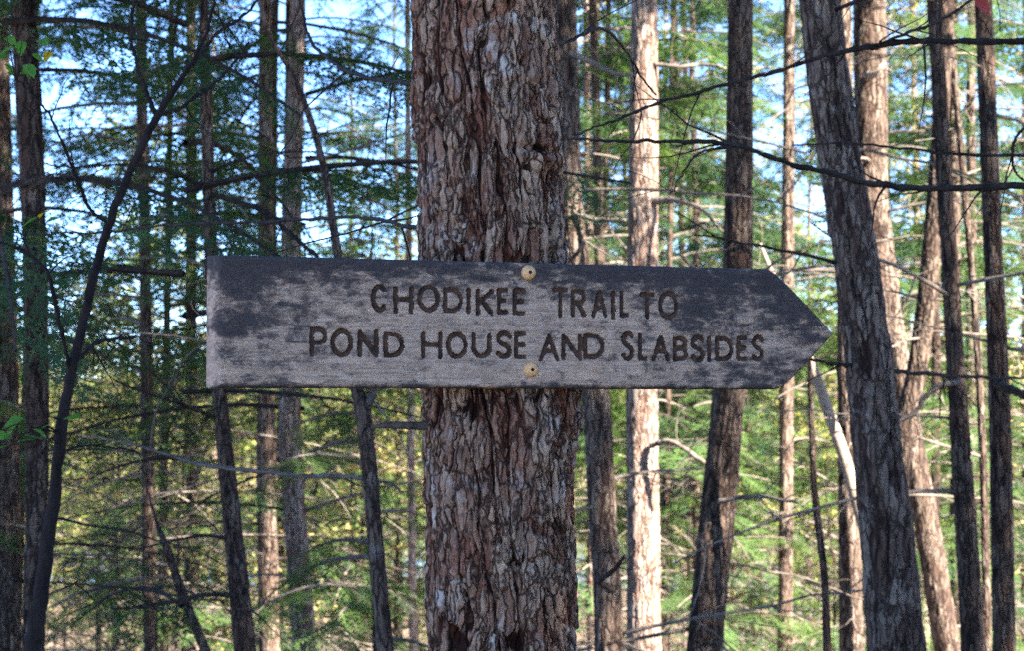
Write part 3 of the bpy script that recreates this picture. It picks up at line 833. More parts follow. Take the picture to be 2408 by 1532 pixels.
# ------------------------------------------------------------------ trees read from the photograph
def dead_branches(t, base, prof, zlo, zhi, n, seed, mat, Lr=(.35, 1.3), r=.008, twigs=6):
    rng = np.random.default_rng(seed); zs, xs, ys_, rs = prof
    for i in range(n):
        z = rng.uniform(zlo, zhi); p = np.array([np.interp(z, zs, xs), np.interp(z, zs, ys_), z]); rt = np.interp(z, zs, rs)
        az = rng.choice([0, math.pi]) + rng.normal(0, .7)
        L = rng.uniform(*Lr); k = 9; tt = np.linspace(0, 1, k)
        d = np.array([math.cos(az), math.sin(az), 0])
        up, dr = rng.uniform(-.15, .35), rng.uniform(0, .45)
        path = p + d * (rt * .6 + L * tt)[:, None] + np.array([0, 0, 1.])[None] * (up * L * tt - dr * L * tt ** 2)[:, None] + np.cumsum(rng.normal(0, .014, (k, 3)), 0) * tt[:, None]
        mb = MB(); r0 = r * rng.uniform(.6, 1.3); tube(mb, path, np.linspace(r0, r0 * .3, k), 6)
        for j in range(int(twigs * L) + 1):
            a = rng.integers(2, k - 1); dd = d * .8 + rng.normal(0, .6, 3); dd[2] -= .1; dd /= np.linalg.norm(dd); l = rng.uniform(.1, .4) * L
            pts = [path[a]]
            for _ in range(4):
                dd = dd + rng.normal(0, .2, 3); dd /= np.linalg.norm(dd); pts.append(pts[-1] + dd * l / 4)
            tube(mb, pts, np.linspace(r0 * .45, .0012, 5), 4, 0, False)
        link("branch", mb.mesh("branch", [mat], True, None, base), t)

def photo_tree(label, px, Y, mat, seed, top=11.5, cr='high_a', nb=5, amp=.006, k1=24., kz=2.2, name="hemlock_tree", bmat='twig', twist=.15, br=.008, nseg=76, Lr=(.35, 1.3)):
    """px: list of (centre x, y, width) in 2408 px photo pixels, at distance Y"""
    pts = []
    for x, y, w in px:
        p = at(x, y, Y); pts.append((p[0], p[1], p[2], w / 2 / FPX * Y))
    pts.sort(key=lambda p: p[2])
    zt, zb = at(1204, -40, Y)[2], at(1204, 1570, Y)[2]
    g = pts[0]; g0 = float(ground_z(g[0], g[1]))
    base = (g[0], g[1], g0)
    t = thing(name, label, "tree", base)
    vis = (pts[0][2] - .1, min(zt, pts[-1][2]) if pts[-1][2] < zt - .3 else zt)
    me, prof = trunk_mesh("trunk", pts, g0, top, M[mat], nseg, .015 if Y < 12 else .022, seed, (max(zb, g0), zt), amp, k1, kz, twist, False, base)
    link("trunk", me, t)
    zs, xs, ys_, rs = prof
    if cr:
        c = link("crown", CROWN[cr], t)
        c.location = (np.interp(7, zs, xs) - base[0], np.interp(7, zs, ys_) - base[1], -base[2])
        c.rotation_euler = (0, 0, seed * 1.7)
    if nb: dead_branches(t, base, prof, max(zb, g0 + .3), zt, nb, seed * 3 + 1, M[bmat], r=br, Lr=Lr)
    return t, base, prof

main_cr = link("crown", CROWN['high_b'], main_t); main_cr.location = (np.interp(7, main_prof[0], main_prof[1]) - main_base[0], 0, -main_base[2])

T = {}
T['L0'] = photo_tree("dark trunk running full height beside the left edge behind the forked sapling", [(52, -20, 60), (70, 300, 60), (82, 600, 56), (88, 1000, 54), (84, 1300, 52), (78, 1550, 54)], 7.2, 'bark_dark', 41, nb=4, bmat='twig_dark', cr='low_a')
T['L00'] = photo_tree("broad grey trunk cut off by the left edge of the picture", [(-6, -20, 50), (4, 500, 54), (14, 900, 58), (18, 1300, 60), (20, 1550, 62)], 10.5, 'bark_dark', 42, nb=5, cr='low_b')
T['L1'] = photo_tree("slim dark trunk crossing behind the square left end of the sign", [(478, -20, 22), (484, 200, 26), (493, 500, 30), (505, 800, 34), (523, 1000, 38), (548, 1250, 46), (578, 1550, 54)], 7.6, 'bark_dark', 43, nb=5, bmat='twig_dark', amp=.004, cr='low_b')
T['L2'] = photo_tree("short pinkish sunlit trunk left of the paler pair at lower left", [(625, 600, 36), (626, 900, 40), (626, 1150, 46), (630, 1350, 48), (634, 1550, 50)], 13.0, 'bark', 44, nb=5, k1=22, cr='low_b')
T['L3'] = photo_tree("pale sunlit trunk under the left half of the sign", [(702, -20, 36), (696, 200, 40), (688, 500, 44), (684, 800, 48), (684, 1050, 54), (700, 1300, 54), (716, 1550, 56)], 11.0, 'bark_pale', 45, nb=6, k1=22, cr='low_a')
T['L4'] = photo_tree("thin dark leaning trunk forking just below the sign left of the central trunk", [(636, 90, 12), (700, 200, 15), (758, 380, 18), (794, 600, 22), (828, 860, 27), (850, 960, 36), (868, 1100, 38), (885, 1300, 38), (908, 1550, 40)], 6.2, 'bark_dark', 46, top=4.6, cr=None, nb=3, amp=.003, k1=40)
T['L6'] = photo_tree("spindly leaning dead stem low at left", [(368, 1230, 10), (392, 1290, 20), (430, 1400, 24), (490, 1550, 26)], 8.5, 'bark_dark', 47, top=.85, cr=None, nb=0, amp=.003)
T['R0'] = photo_tree("grey trunk close against the right side of the central trunk", [(1328, -20, 52), (1336, 200, 52), (1345, 500, 56), (1385, 800, 64), (1402, 950, 66), (1416, 1200, 66), (1428, 1400, 66), (1434, 1550, 68)], 8.6, 'bark', 48, nb=7, k1=22)
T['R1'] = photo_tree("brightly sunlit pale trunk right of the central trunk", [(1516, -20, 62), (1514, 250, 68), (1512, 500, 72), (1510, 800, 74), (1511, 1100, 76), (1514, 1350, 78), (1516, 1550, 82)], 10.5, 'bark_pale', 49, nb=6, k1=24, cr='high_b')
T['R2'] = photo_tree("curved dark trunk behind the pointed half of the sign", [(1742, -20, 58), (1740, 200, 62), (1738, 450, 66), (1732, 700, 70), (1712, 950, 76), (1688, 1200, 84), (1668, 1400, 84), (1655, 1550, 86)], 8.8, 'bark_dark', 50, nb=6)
T['R3'] = photo_tree("stout dark furrowed trunk leaning left just beyond the sign's point", [(1925, -20, 98), (1950, 200, 102), (1985, 430, 104), (2020, 650, 106), (2042, 830, 112), (2062, 1050, 116), (2085, 1250, 122), (2112, 1550, 130)], 6.3, 'bark', 51, nb=3, amp=.010, k1=20, kz=1.5, nseg=130, bmat='twig_dark', br=.006)
T['R4'] = photo_tree("pale sunlit trunk half hidden behind the stout leaning trunk", [(2044, -20, 78), (2048, 300, 78), (2054, 600, 76), (2062, 900, 76), (2070, 1200, 78), (2078, 1550, 80)], 11.5, 'bark', 52, nb=6, cr='high_b')
T['R5'] = photo_tree("slender grey trunk between the stout leaning trunk and the right edge", [(2196, -20, 34), (2208, 200, 36), (2222, 450, 38), (2240, 750, 42), (2256, 1000, 46), (2272, 1250, 52), (2290, 1550, 56)], 7.8, 'bark_dark', 53, nb=5)
T['R6'] = photo_tree("straight dark trunk nearest the right edge", [(2312, -20, 42), (2324, 300, 42), (2338, 650, 46), (2350, 950, 50), (2356, 1250, 52), (2362, 1550, 54)], 8.2, 'bark_dark', 54, nb=5)
T['R7'] = photo_tree("thin pole trunk between the two slim trunks at far right", [(2255, 300, 16), (2290, 700, 17), (2308, 1000, 18), (2316, 1250, 19), (2322, 1550, 20)], 10.2, 'bark', 55, nb=4, cr='high_b')
T['R9'] = photo_tree("dark trunk tilting right behind the stout leaning trunk", [(2192, 560, 42), (2180, 700, 46), (2160, 850, 48), (2130, 1000, 52), (2108, 1150, 54), (2080, 1550, 60)], 9.6, 'bark_dark', 56, nb=3, top=9)
T['R10'] = photo_tree("faint slim trunk midway between the curved and the stout leaning trunk", [(1856, -20, 26), (1855, 300, 28), (1852, 600, 30), (1850, 900, 32), (1846, 1550, 34)], 15.0, 'bark', 57, nb=6)
T['R11'] = photo_tree("grey green trunk low beside the foot of the stout leaning trunk", [(1990, 600, 44), (1994, 900, 48), (1998, 1200, 52), (2002, 1550, 56)], 10.8, 'bark', 58, nb=4)
T['R12'] = photo_tree("thin dark stem low between the curved trunk and the stout leaning trunk", [(1905, 900, 12), (1915, 1150, 16), (1938, 1350, 18), (1946, 1550, 20)], 8.4, 'bark_dark', 59, nb=2, top=1.7, cr=None, amp=.002)
T['L13'] = photo_tree("dim slim trunk between the forked sapling and the dark trunk behind the sign end", [(395, 600, 16), (390, 900, 18), (384, 1200, 20), (380, 1550, 22)], 15.0, 'bark_dark', 60, nb=5, cr='low_a')
T['L14'] = photo_tree("thin pale stem beside the central trunk below the sign", [(962, 600, 15), (965, 900, 17), (968, 1250, 19), (972, 1550, 21)], 14.0, 'bark_pale', 61, nb=4)
T['R14'] = photo_tree("grey brown trunk low between the stout leaning trunk and the slender grey one", [(2118, 880, 52), (2150, 1080, 58), (2188, 1290, 60), (2232, 1550, 64)], 12.5, 'bark', 63, nb=4)
T['R13'] = photo_tree("pair-like twin grey stem low between central trunk and sunlit trunk", [(1385, 500, 18), (1392, 900, 20), (1394, 1250, 22), (1392, 1550, 24)], 16.0, 'bark_pale', 62, nb=4, cr='high_b')

# branches traced on particular trees
def tb(key, spec, mat='twig_dark', seed=0, twigs=4, tl=.3):
    t, base, prof = T[key]; return px_branch(t, base, spec, M[mat], seed, twigs, tl=tl)
tb('L4', [(862, 1130, 6.2, 6), (820, 1122, 6.2, 5.5), (720, 1120, 6.3, 5), (600, 1112, 6.4, 5), (480, 1100, 6.5, 4), (330, 1062, 6.6, 3.5), (190, 1042, 6.6, 2.5)], 'limb', 5, 10)
tb('L4', [(852, 965, 6.2, 14), (868, 945, 6.2, 11), (882, 915, 6.2, 9), (893, 860, 6.15, 7), (905, 780, 6.1, 5), (915, 640, 6.1, 4)], 'limb', 6, 2)
tb('L1', [(512, 985, 7.6, 5), (470, 968, 7.5, 5), (420, 950, 7.4, 4), (350, 925, 7.3, 3.5), (260, 890, 7.2, 2.5)], 'twig_dark', 7, 8)
tb('L1', [(492, 455, 7.6, 7), (560, 475, 7.5, 6.5), (620, 500, 7.4, 6), (670, 545, 7.3, 5.5), (720, 590, 7.2, 5), (770, 640, 7.1, 4)], 'twig_dark', 8, 8)
tb('L1', [(492, 440, 7.6, 6), (440, 420, 7.5, 5.5), (380, 400, 7.4, 5), (300, 388, 7.4, 4), (180, 392, 7.4, 3), (100, 380, 7.4, 2)], 'twig_dark', 9, 10)
tb('L1', [(550, 1270, 7.6, 5), (480, 1262, 7.5, 4), (400, 1280, 7.4, 3), (300, 1310, 7.3, 2)], 'twig_dark', 10, 8)
tb('L1', [(565, 1400, 7.6, 6), (480, 1402, 7.4, 5), (380, 1420, 7.2, 4), (260, 1432, 7.0, 3)], 'twig_dark', 11, 8)
tb('R1', [(1535, 472, 10.45, 11), (1570, 470, 10.4, 9), (1605, 474, 10.3, 6), (1650, 492, 10.2, 4.5), (1700, 545, 10.1, 3), (1760, 600, 10, 2)], 'twig', 12, 4)
tb('R1', [(1540, 150, 10.45, 6), (1590, 155, 10.4, 5), (1650, 150, 10.4, 4), (1700, 160, 10.3, 3)], 'twig', 13, 5)
tb('R1', [(1530, 1050, 10.4, 7), (1580, 1040, 10.3, 6), (1660, 1090, 10.2, 5)], 'twig', 14, 4)
tb('R0', [(1340, 125, 8.55, 8), (1380, 140, 8.5, 7), (1440, 165, 8.4, 5), (1500, 175, 8.3, 3)], 'twig', 15, 5)
tb('R0', [(1440, 1390, 8.5, 7), (1410, 1370, 8.2, 7), (1440, 1340, 7.9, 6), (1470, 1300, 7.7, 5)], 'twig_dark', 16, 3)
tb('R0', [(1350, 500, 8.55, 6), (1400, 515, 8.5, 6), (1470, 520, 8.4, 4)], 'twig', 17, 3)
tb('R5', [(2256, 900, 7.75, 8), (2215, 908, 7.7, 8), (2180, 930, 7.7, 7), (2150, 975, 7.7, 6), (2100, 1000, 7.7, 4)], 'limb', 18, 4)
tb('R4', [(2040, 178, 11.4, 11), (2062, 172, 11.3, 9), (2085, 150, 11.3, 5)], 'deadwood', 19, 2)
tb('R3', [(2070, 870, 6.28, 6), (2150, 878, 6.4, 5), (2260, 885, 6.6, 4), (2420, 880, 6.8, 3)], 'twig_dark', 20, 5)
tb('R3', [(2010, 862, 6.28, 5), (1960, 860, 6.2, 4.5), (1900, 852, 6.1, 3)], 'twig_dark', 21, 2)
tb('R6', [(2345, 905, 8.15, 12), (2375, 915, 7.9, 11), (2430, 935, 7.6, 9), (2500, 960, 7.4, 6)], 'twig_dark', 22, 2)
tb('R2', [(1735, 720, 8.75, 8), (1660, 660, 8.6, 6), (1600, 600, 8.5, 4)], 'twig', 23, 5)
tb('R2', [(1690, 1180, 8.7, 6), (1780, 1170, 8.6, 5), (1880, 1190, 8.5, 3)], 'twig', 24, 6)

# leaning bleached dead pole behind the sign's point
def dead_pole():
    px = [(1788, 572, 10., 3), (1800, 604, 10., 5), (1850, 722, 10., 9), (1905, 850, 10., 12), (1950, 975, 10., 14), (1990, 1090, 10., 15), (2020, 1200, 10., 15)]
    P = [np.append(at(a, b, y), r / FPX * y) for a, b, y, r in px]
    d = P[-1] - P[-2]; P.append(P[-1] + d * 4); z0 = P[-1][2]
    n = 0
    while P[-1][2] > float(ground_z(P[-1][0], P[-1][1])) - .05 and n < 30:
        P.append(P[-1] + d * .6); P[-1][3] = .026; n += 1
    base = np.array([P[-1][0], P[-1][1], float(ground_z(P[-1][0], P[-1][1]))])
    t = thing("dead_pole", "bleached sunlit dead pole leaning behind the sign's point", "dead tree", base)
    S = spline(P, 60); S[:, 3] = np.clip(S[:, 3], .006, .04)
    mb = MB(); tube(mb, S[:, :3], S[:, 3], 10)
    link("trunk", mb.mesh("trunk", [M['deadwood']], True, None, base), t)
    mb = MB(); a = S[22, :3]; tube(mb, spline([a, a + [.05, .02, .09], a + [.07, .02, .2]], 7), np.linspace(.006, .002, 7), 5)
    link("branch", mb.mesh("branch", [M['deadwood']], True, None, base), t)
dead_pole()

# ------------------------------------------------------------------ forked sapling at left
def leaf_mesh(rng, L, mat):
    n = 9; x = np.linspace(0, 1, n); w = .34 * np.sin(math.pi * x ** .8) * (1 - .25 * x)
    w = w + .02 * np.tile([1, -1], 5)[:n] * (x > .1) * (x < .95)
    z = -.25 * x * x
    mid = np.stack([x, 0 * x, z], -1); l = np.stack([x, w, z + .25 * w], -1); r = np.stack([x, -w, z + .25 * w], -1)
    V = np.vstack([mid, l, r]) * L
    q = []
    for i in range(n - 1): q += [[i, i+1, n+i+1, n+i], [i, 2*n+i, 2*n+i+1, i+1]]
    mb = MB(); mb.add(V, q); return mb
def sapling():
    Y = 4.3
    px = [(70, 1590, 22), (82, 1500, 21), (104, 1340, 18), (128, 1150, 15.5), (152, 950, 13.5), (186, 800, 12), (224, 640, 11), (262, 510, 10.5), (310, 392, 10), (368, 275, 9), (428, 182, 6.5), (476, 100, 5), (500, 20, 4), (508, -70, 3)]
    P = [np.append(at(a, b, Y), r / FPX * Y) for a, b, r in px]
    b0 = P[0]; gz = float(ground_z(b0[0] - .08, Y)); base = np.array([b0[0] - .07, Y, gz])
    P = [np.array([base[0], Y, gz - .05, .026]), np.array([base[0] + .02, Y, gz + .3, .023])] + P
    t = thing("forked_sapling", "thin black forked sapling slanting up at left in front of the trees", "sapling", base)
    S = spline(P, 110); rng = np.random.default_rng(5); S[:, :3] += rng.normal(0, .0012, (110, 3)); S[:, 3] *= 1 + rng.normal(0, .05, 110)
    mb = MB(); tube(mb, S[:, :3], S[:, 3], 9); link("trunk", mb.mesh("trunk", [M['sapling']], True, None, base), t)
    B = [[(370, 276, Y, 6), (345, 215, Y, 5.5), (325, 150, Y, 5), (318, 105, Y, 4.5), (330, 45, Y, 4), (346, -50, Y, 3.5)],
         [(374, 270, Y, 5), (430, 250, Y + .1, 4.5), (495, 205, Y + .2, 4), (545, 170, Y + .3, 4), (600, 100, Y + .4, 3)],
         [(440, 168, Y, 4.5), (510, 78, Y + .1, 4.5), (560, 40, Y + .2, 4), (640, -40, Y + .3, 3)],
         [(256, 524, Y, 5), (210, 490, Y, 4.5), (175, 410, Y - .05, 4), (140, 330, Y - .1, 3.5), (95, 250, Y - .1, 3), (55, 200, Y - .1, 2.5), (20, 170, Y - .1, 2)],
         [(166, 876, Y, 6), (142, 770, Y - .05, 5.5), (118, 650, Y - .1, 5), (70, 585, Y - .1, 4), (10, 545, Y - .1, 3), (-50, 530, Y - .1, 2.5)],
         [(180, 850, Y, 6), (215, 815, Y + .1, 5), (250, 800, Y + .2, 4.5), (330, 795, Y + .3, 3)],
         [(137, 1100, Y, 4), (160, 1060, Y + .05, 3), (230, 1045, Y + .2, 2.5), (330, 1055, Y + .3, 2)],
         [(500, 20, Y, 3), (530, 60, Y, 2.5), (545, 110, Y, 2)]]
    ends = []
    for i, b in enumerate(B):
        o, S_ = px_branch(t, base, b, M['sapling'], 40 + i, 3, tl=.15)
        ends.append(S_)
    # the few broad leaves at the upper and lower left
    spots = [(15, 85, 0), (52, 95, 0), (95, 92, 0), (20, 130, 0), (60, 150, 0), (118, 120, 1), (28, 170, 0), (110, 498, 1), (92, 510, 0), (140, 512, 0), (40, 1000, 0), (75, 1010, 0), (20, 1050, 0), (85, 1040, 0), (190, 985, 0), (8, 60, 0), (35, 112, 0), (75, 125, 0), (48, 165, 0), (10, 150, 0), (82, 165, 0), (60, 1030, 0), (30, 1030, 0), (10, 1015, 0), (55, 985, 0), (120, 1000, 0)]
    lm = {}
    for c in (0, 1): lm[c] = [leaf_mesh(rng, .040 * s, c).mesh("leaf", [M['yellow' if c else 'beech']], True) for s in (.8, 1.0, 1.15)]
    for x, y, c in spots:
        p = at(x, y, Y - .1 + rng.uniform(-.08, .08))
        near = np.vstack([e[:, :3] for e in ends] + [S[:, :3]]); k_ = near[np.argmin(np.linalg.norm(near - p, axis=1))]
        mbp = MB(); tube(mbp, spline([k_, (k_ + p) / 2 + [0, 0, .01], p], 5), np.linspace(.0012, .0006, 5), 4)
        st = link("twig", mbp.mesh("twig", [M['sapling']], True, None, base), t)
        o = link("leaf", lm[c][rng.integers(3)], t); o.location = p - base
        o.rotation_euler = (rng.uniform(-.6, .6), rng.uniform(-.3, .7), rng.uniform(-1.2, 1.2) + (math.pi if rng.random() < .5 else 0))
sapling()

# ------------------------------------------------------------------ tree just outside the frame whose boughs reach in at right
def edge_tree():
    Y = 4.9
    p0 = at(2640, 400, Y); gz = float(ground_z(p0[0], Y)); base = (p0[0], Y, gz)
    t = thing("hemlock_tree", "tree off the right edge reaching long dark bare branches across the picture", "tree", base)
    pts = [(p0[0], Y, gz + .3, .10), (p0[0] + .01, Y, 1.5, .09), (p0[0], Y, 3.0, .085)]
    me, prof = trunk_mesh("trunk", pts, gz, 11, M['bark'], 72, .02, 71, (.2, 3.0), .006, 22, 4, .2, False, base)
    link("trunk", me, t)
    c = link("crown", CROWN['high_b'], t); c.location = (0, 0, -gz); c.rotation_euler = (0, 0, 2)
    B = [[(2630, 470, Y, 13), (2408, 437, Y - .1, 10), (2300, 440, Y - .15, 9), (2200, 440, Y - .2, 8.5), (2090, 435, Y - .25, 8), (2000, 424, Y - .3, 7.5), (1870, 389, Y - .35, 7), (1790, 362, Y - .4, 6.5), (1700, 342, Y - .4, 6), (1560, 338, Y - .45, 5), (1440, 338, Y - .5, 4), (1345, 330, Y - .5, 2.5)],
         [(2630, 90, Y, 11), (2408, 97, Y, 9), (2230, 97, Y - .1, 8), (2130, 99, Y - .1, 7.5), (2040, 110, Y - .15, 7), (1950, 127, Y - .2, 6), (1840, 160, Y - .2, 5.5), (1720, 190, Y - .25, 5), (1620, 212, Y - .3, 4.5), (1530, 232, Y - .3, 4), (1430, 268, Y - .35, 3.2), (1335, 302, Y - .35, 2.2)],
         [(2060, 106, Y - .15, 4), (2130, 80, Y - .2, 4), (2200, 60, Y - .25, 4), (2290, 0, Y - .3, 3)],
         [(2630, 380, Y, 6), (2408, 366, Y, 4.5), (2250, 364, Y, 4), (2120, 352, Y, 3.5), (1990, 340, Y, 2.5), (1860, 345, Y, 1.5)],
         [(1720, 345, Y - .4, 4), (1640, 360, Y - .4, 3), (1600, 420, Y - .4, 2.4), (1580, 470, Y - .4, 1.5)],
         [(2408, 300, Y, 4), (2385, 330, Y, 4), (2378, 380, Y, 3.5), (2400, 410, Y, 3), (2440, 440, Y, 3)]]
    for i, b in enumerate(B):
        px_branch(t, base, b, M['twig_dark'], 60 + i, 9 if i in (0, 1) else 3, tl=.26)
    # one red leaf caught at the top right
    rng = np.random.default_rng(3); kr = NT("red_leaf"); km = kr.pbr((.30, .03, .015), .6)
    o = link("leaf", leaf_mesh(rng, .06, 0).mesh("leaf", [km], True), t)
    o.location = at(2290, -6, Y - .3) - np.array(base); o.rotation_euler = (1.3, .6, .2); o['label'] = 'single red autumn leaf'
edge_tree()

# ------------------------------------------------------------------ trees standing farther back
RT = np.random.default_rng(2024)
def plain_trunk(seed, h, r, mat):
    rng = np.random.default_rng(seed); n = 26; z = np.linspace(-.4, h, n); t = (z + .4) / (h + .4)
    path = np.stack([np.cumsum(rng.normal(0, .018, n)) * t, np.cumsum(rng.normal(0, .018, n)) * t, z], -1)
    k = np.repeat(np.arange(n - 1), 4); nseg = 20
    P = spline(path, 140); rad = r * np.interp(np.linspace(0, 1, 140), [0, .04, .1, 1], [1.5, 1.1, 1, .12])
    mb = MB(); tube(mb, P, rad, nseg)
    V = mb.v[0]; th = np.tile(np.arange(nseg) * 2 * math.pi / nseg, 140)
    off, hh, rid = bark_relief(V, th, np.full(len(V), r), seed, 22, 2, .007, .1, False)
    c = np.repeat(P, nseg, 0); d = V - c; d /= np.linalg.norm(d, axis=1)[:, None] + 1e-9
    mb.v[0] = V + d * off[:, None]
    return mb.mesh("trunk", [M[mat]], True, {'relief': hh, 'plate': rid})
PT = {'grey': [plain_trunk(1, 15, .11, 'bark'), plain_trunk(2, 15, .085, 'bark')], 'pale': [plain_trunk(3, 15, .10, 'bark_pale'), plain_trunk(4, 15, .075, 'bark_pale')], 'dark': [plain_trunk(5, 15, .10, 'bark_dark')],
      'thin': [plain_trunk(7, 14, .045, 'bark_dark'), plain_trunk(8, 14, .055, 'bark')], 'pole': [plain_trunk(9, 6.3, .032, 'bark_dark'), plain_trunk(10, 6.3, .036, 'bark')], 'stem': [plain_trunk(6, 3.6, .018, 'bark_dark')]}
REFS = [(52, "dark trunk by the left edge"), (230, "forked sapling"), (495, "trunk behind the sign's left end"), (690, "pale trunk left of centre"), (860, "thin forked trunk"), (1170, "central trunk"),
        (1380, "grey trunk beside the central one"), (1512, "sunlit pale trunk"), (1735, "curved dark trunk"), (2020, "stout leaning trunk"), (2235, "slender grey trunk at right"), (2340, "dark trunk by the right edge")]
COPIES = []
def copy_tree(name, label, group, x, y, tk, ck, sc=1.0, cat="tree", rot=None, seen=True):
    z = float(ground_z(x, y))
    t = thing(name, label, cat, (x, y, z), group)
    t.rotation_euler = (RT.normal(0, .015), RT.normal(0, .015), RT.uniform(0, 6.28) if rot is None else rot)
    t.scale = (sc, sc, sc * RT.uniform(.92, 1.08))
    link("trunk", PT[tk][RT.integers(len(PT[tk]))], t)
    if ck: link("crown", CROWN[ck], t)
    if seen: COPIES.append((t, CX + x / y * FPX, y, label))
    return t

def wedge(n, y0, y1, margin, kinds, probs, mind, name, label, group, smin=.85, smax=1.2, skip=None, cat="tree"):
    done = []; tries = 0
    while len(done) < n and tries < n * 60:
        tries += 1
        y = math.sqrt(RT.uniform(y0 * y0, y1 * y1)); hw_ = y * CX / FPX + margin
        x = RT.uniform(-hw_, hw_); u = CX + x / y * FPX
        if skip is not None and skip(u, y): continue
        if any((x - a) ** 2 + (y - b) ** 2 < mind * mind for a, b in done): continue
        done.append((x, y))
        kd = kinds[RT.choice(len(kinds), p=probs)]
        copy_tree(name, label, group, x, y, kd[0], kd[1], RT.uniform(smin, smax), cat)
def name_copies():
    """each standing copy gets a label of its own: what it looks like, which trunk it is seen beside, and how deep it stands"""
    bins = {}
    for t, u, y, lab in COPIES:
        ru, rn = min(REFS, key=lambda q: abs(q[0] - u))
        bins.setdefault((lab, "left" if u < ru else "right", rn), []).append((y, t))
    ORD = ["nearest", "second nearest", "third nearest", "fourth nearest", "fifth nearest", "sixth nearest", "seventh nearest", "eighth nearest", "ninth nearest"]
    for (lab, side, rn), L in bins.items():
        L.sort(key=lambda q: q[0])
        for i, (y, t) in enumerate(L):
            t['label'] = lab + " just " + side + " of the " + rn + ("" if len(L) == 1 else ", " + ORD[min(i, 8)])
wedge(6, 9.5, 18, .3, [('thin', 'near'), ('thin', 'near2')], [.6, .4], 1.2, "hemlock_tree", "thin drooping green hemlock", "hemlocks in the middle distance", .8, 1.05, lambda u, y: u > 900)
wedge(5, 13, 22, 1, [('thin', 'near2'), ('thin', 'bare')], [.5, .5], 1.4, "hemlock_tree", "twiggy half bare hemlock", "half bare hemlocks in the middle distance", .8, 1.05, lambda u, y: u < 1250)
wedge(16, 14, 28, 1, [('thin', 'mid'), ('thin', 'mid2')], [.5, .5], 1.5, "hemlock_tree", "green boughed hemlock", "green hemlocks at right", .8, 1.1, lambda u, y: u < 1300)
wedge(9, 20, 38, 1.5, [('thin', 'mid'), ('pale', 'mid2'), ('grey', 'bare'), ('dark', 'mid')], [.3, .35, .15, .2], 1.8, "hemlock_tree", "slender deep wood hemlock", "hemlocks deep in the wood", .8, 1.1, lambda u, y: u < 1000 and RT.random() < .45)
wedge(14, 26, 58, 2, [('thin', 'leafy'), ('pale', 'leafy2'), ('thin', 'leafy2')], [.3, .35, .35], 2.2, "broadleaf_tree", "sunlit yellow green broadleaf", "broadleaf trees far back", .85, 1.2, lambda u, y: u < 950)
wedge(6, 14, 26, .5, [('pole', 'low_leafy')], [1.0], 1.6, "broadleaf_tree", "small yellow understory tree", "small autumn trees at left", .55, .85, lambda u, y: u > 1000)
wedge(13, 20, 50, 2, [('pole', 'low_leafy'), ('pole', 'low_leafy2')], [.6, .4], 1.9, "broadleaf_tree", "low yellow leaved tree", "low autumn trees at left", .85, 1.2, lambda u, y: u > 950)
wedge(14, 45, 80, 3, [('grey', 'far'), ('pale', 'leafy'), ('grey', 'leafy2')], [.3, .35, .35], 2.5, "broadleaf_tree", "faint pondside tree", "trees near the pond", .7, 1.0, lambda u, y: u < 950 and RT.random() < .7)
wedge(14, 9.5, 28, .5, [('stem', 'shrub'), ('stem', 'shrub2')], [.6, .4], 1.2, "understory_shrub", "yellow green leafy shrub", "understory shrubs", .7, 1.1, None, "shrub")
wedge(18, 9.0, 24, .3, [('stem', 'sap'), ('stem', 'sap2')], [.5, .5], 1.1, "hemlock_sapling", "small feathery hemlock sapling", "young hemlocks", .7, 1.1, None, "sapling")
wedge(5, 13, 34, .3, [('stem', 'sap'), ('stem', 'shrub2')], [.7, .3], 1.3, "hemlock_sapling", "green bushy young growth", "green thickets at lower left", .9, 1.4, lambda u, y: u > 950, "sapling")
name_copies()

# hemlocks added outside the frame to keep the sign and the nearest trunks in shade
SH = []
for a, qs in ((5.0, (.8, 3.0, 5.1)), (8.0, (1.9, 4.1, 5.3)), (11.0, (.8, 3.0, 5.0))):
    for q in qs: SH.append((math.sin(SUN_AZ) * a - math.cos(SUN_AZ) * q, math.cos(SUN_AZ) * a + math.sin(SUN_AZ) * q))
SH.insert(0, (math.sin(SUN_AZ) * 5 - math.cos(SUN_AZ) * 6.9, math.cos(SUN_AZ) * 5 + math.sin(SUN_AZ) * 6.9))
SH += [(5.5, -8.5)]
for i, (x, y) in enumerate(SH):
    copy_tree("hemlock_tree", "hemlock added outside the picture beside the viewer for shade", "hemlocks added round the viewer for shade", x, y, 'grey', 'dense' if i < 10 else 'far', 1.0, seen=False)

# the wood goes on to both sides of the view
def beside(n, sx, y0, y1, kinds):
    done = []; tries = 0
    while len(done) < n and tries < 900:
        tries += 1
        y = RT.uniform(y0, y1); x = sx * (y * .27 + 1.6 + RT.uniform(0, 1) * (6 + y * .45))
        q = -math.cos(SUN_AZ) * x + math.sin(SUN_AZ) * y
        if sx > 0 and 7.0 < q < 12.5: continue               # the gap that lets the sun in
        if any((x - a) ** 2 + (y - b) ** 2 < 5 for a, b in done): continue
        done.append((x, y)); kd = kinds[RT.integers(len(kinds))]
        copy_tree("hemlock_tree" if 'leafy' not in kd[1] else "broadleaf_tree", "tree of the same wood standing outside the picture", "trees beside the view", x, y, kd[0], kd[1], RT.uniform(.8, 1.1), seen=False)
beside(14, 1, 8, 30, [('pole', 'low_leafy'), ('pole', 'low_leafy2'), ('stem', 'sap'), ('stem', 'sap2')])
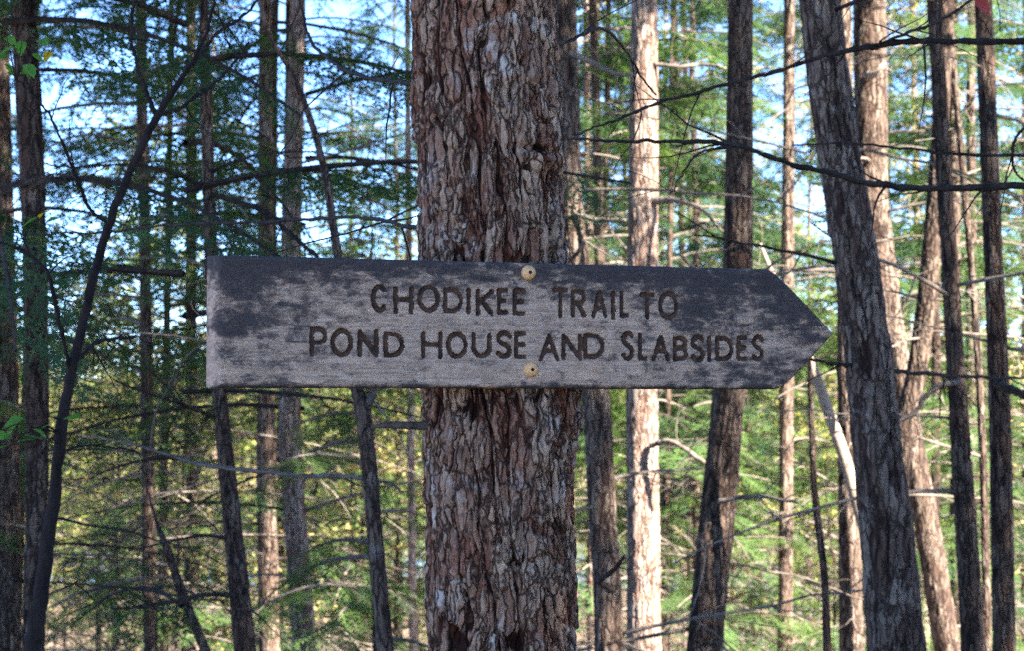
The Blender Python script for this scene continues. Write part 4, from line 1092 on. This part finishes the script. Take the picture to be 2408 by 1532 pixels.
beside(14, 1, 34, 70, [('thin', 'mid'), ('grey', 'mid2'), ('grey', 'leafy2'), ('thin', 'leafy'), ('grey', 'far')])
beside(20, -1, 6, 55, [('thin', 'mid'), ('grey', 'mid'), ('grey', 'leafy2'), ('thin', 'leafy'), ('grey', 'far')])

# ------------------------------------------------------------------ far wood round the pond: one mass
def far_wood():
    rng = np.random.default_rng(99); mb = MB()
    half = lambda y, i: y * (.30 if i % 3 else .75) + 6
    for i in range(560):
        y = rng.uniform(82, 104) if i < 300 else rng.uniform(255, 300)
        hw_ = half(y, i); x = rng.uniform(-hw_, hw_); z = float(ground_z(x, y)); h = rng.uniform(9, 15)
        tube(mb, [(x, y, z - .3), (x + rng.normal(0, .3), y, z + h)], [.14 * rng.uniform(.6, 1.3), .04], 5, 1, False)
    for y0, y1, nc, per, size, hmax in ((80, 105, 800, 50, .26, 10), (255, 310, 1900, 30, .9, 15)):
        for i in range(nc):
            y = rng.uniform(y0, y1); hw_ = half(y, i); x = rng.uniform(-hw_, hw_); z0 = float(ground_z(x, y))
            hh = hmax * (1.8 if x > 0 else .8) * (.8 + .35 * math.sin(x * .35 + y))
            c = np.array([x, y, z0 + rng.uniform(.3, 1) * hh])
            P = c + rng.normal(0, 1, (per, 3)) * np.array([1.1, 1.0, .55]) * (1 if y < 150 else 2.2)
            leaf_quads(mb, rng, P, size, 0)
    o = link("far_wood", mb.mesh("far_wood", [M['far_leaf'], M['bark']])); o['kind'] = 'stuff'
    o['label'] = 'distant wood on both shores of the pond'; o['category'] = 'woodland'
far_wood()

# fallen leaves on the near ground
def fallen():
    rng = np.random.default_rng(17); mb = MB(); n = 9000
    y = rng.uniform(-4, 30, n); x = rng.normal(0, 1, n) * (3 + y * .25); z = ground_z(x, y) + .012
    leaf_quads(mb, rng, np.stack([x, y, z], -1), .06, 0, .97)
    o = link("leaf_litter", mb.mesh("leaf_litter", [M['autumn']])); o['kind'] = 'stuff'; o['label'] = 'fallen autumn leaves scattered over the forest floor'
fallen()
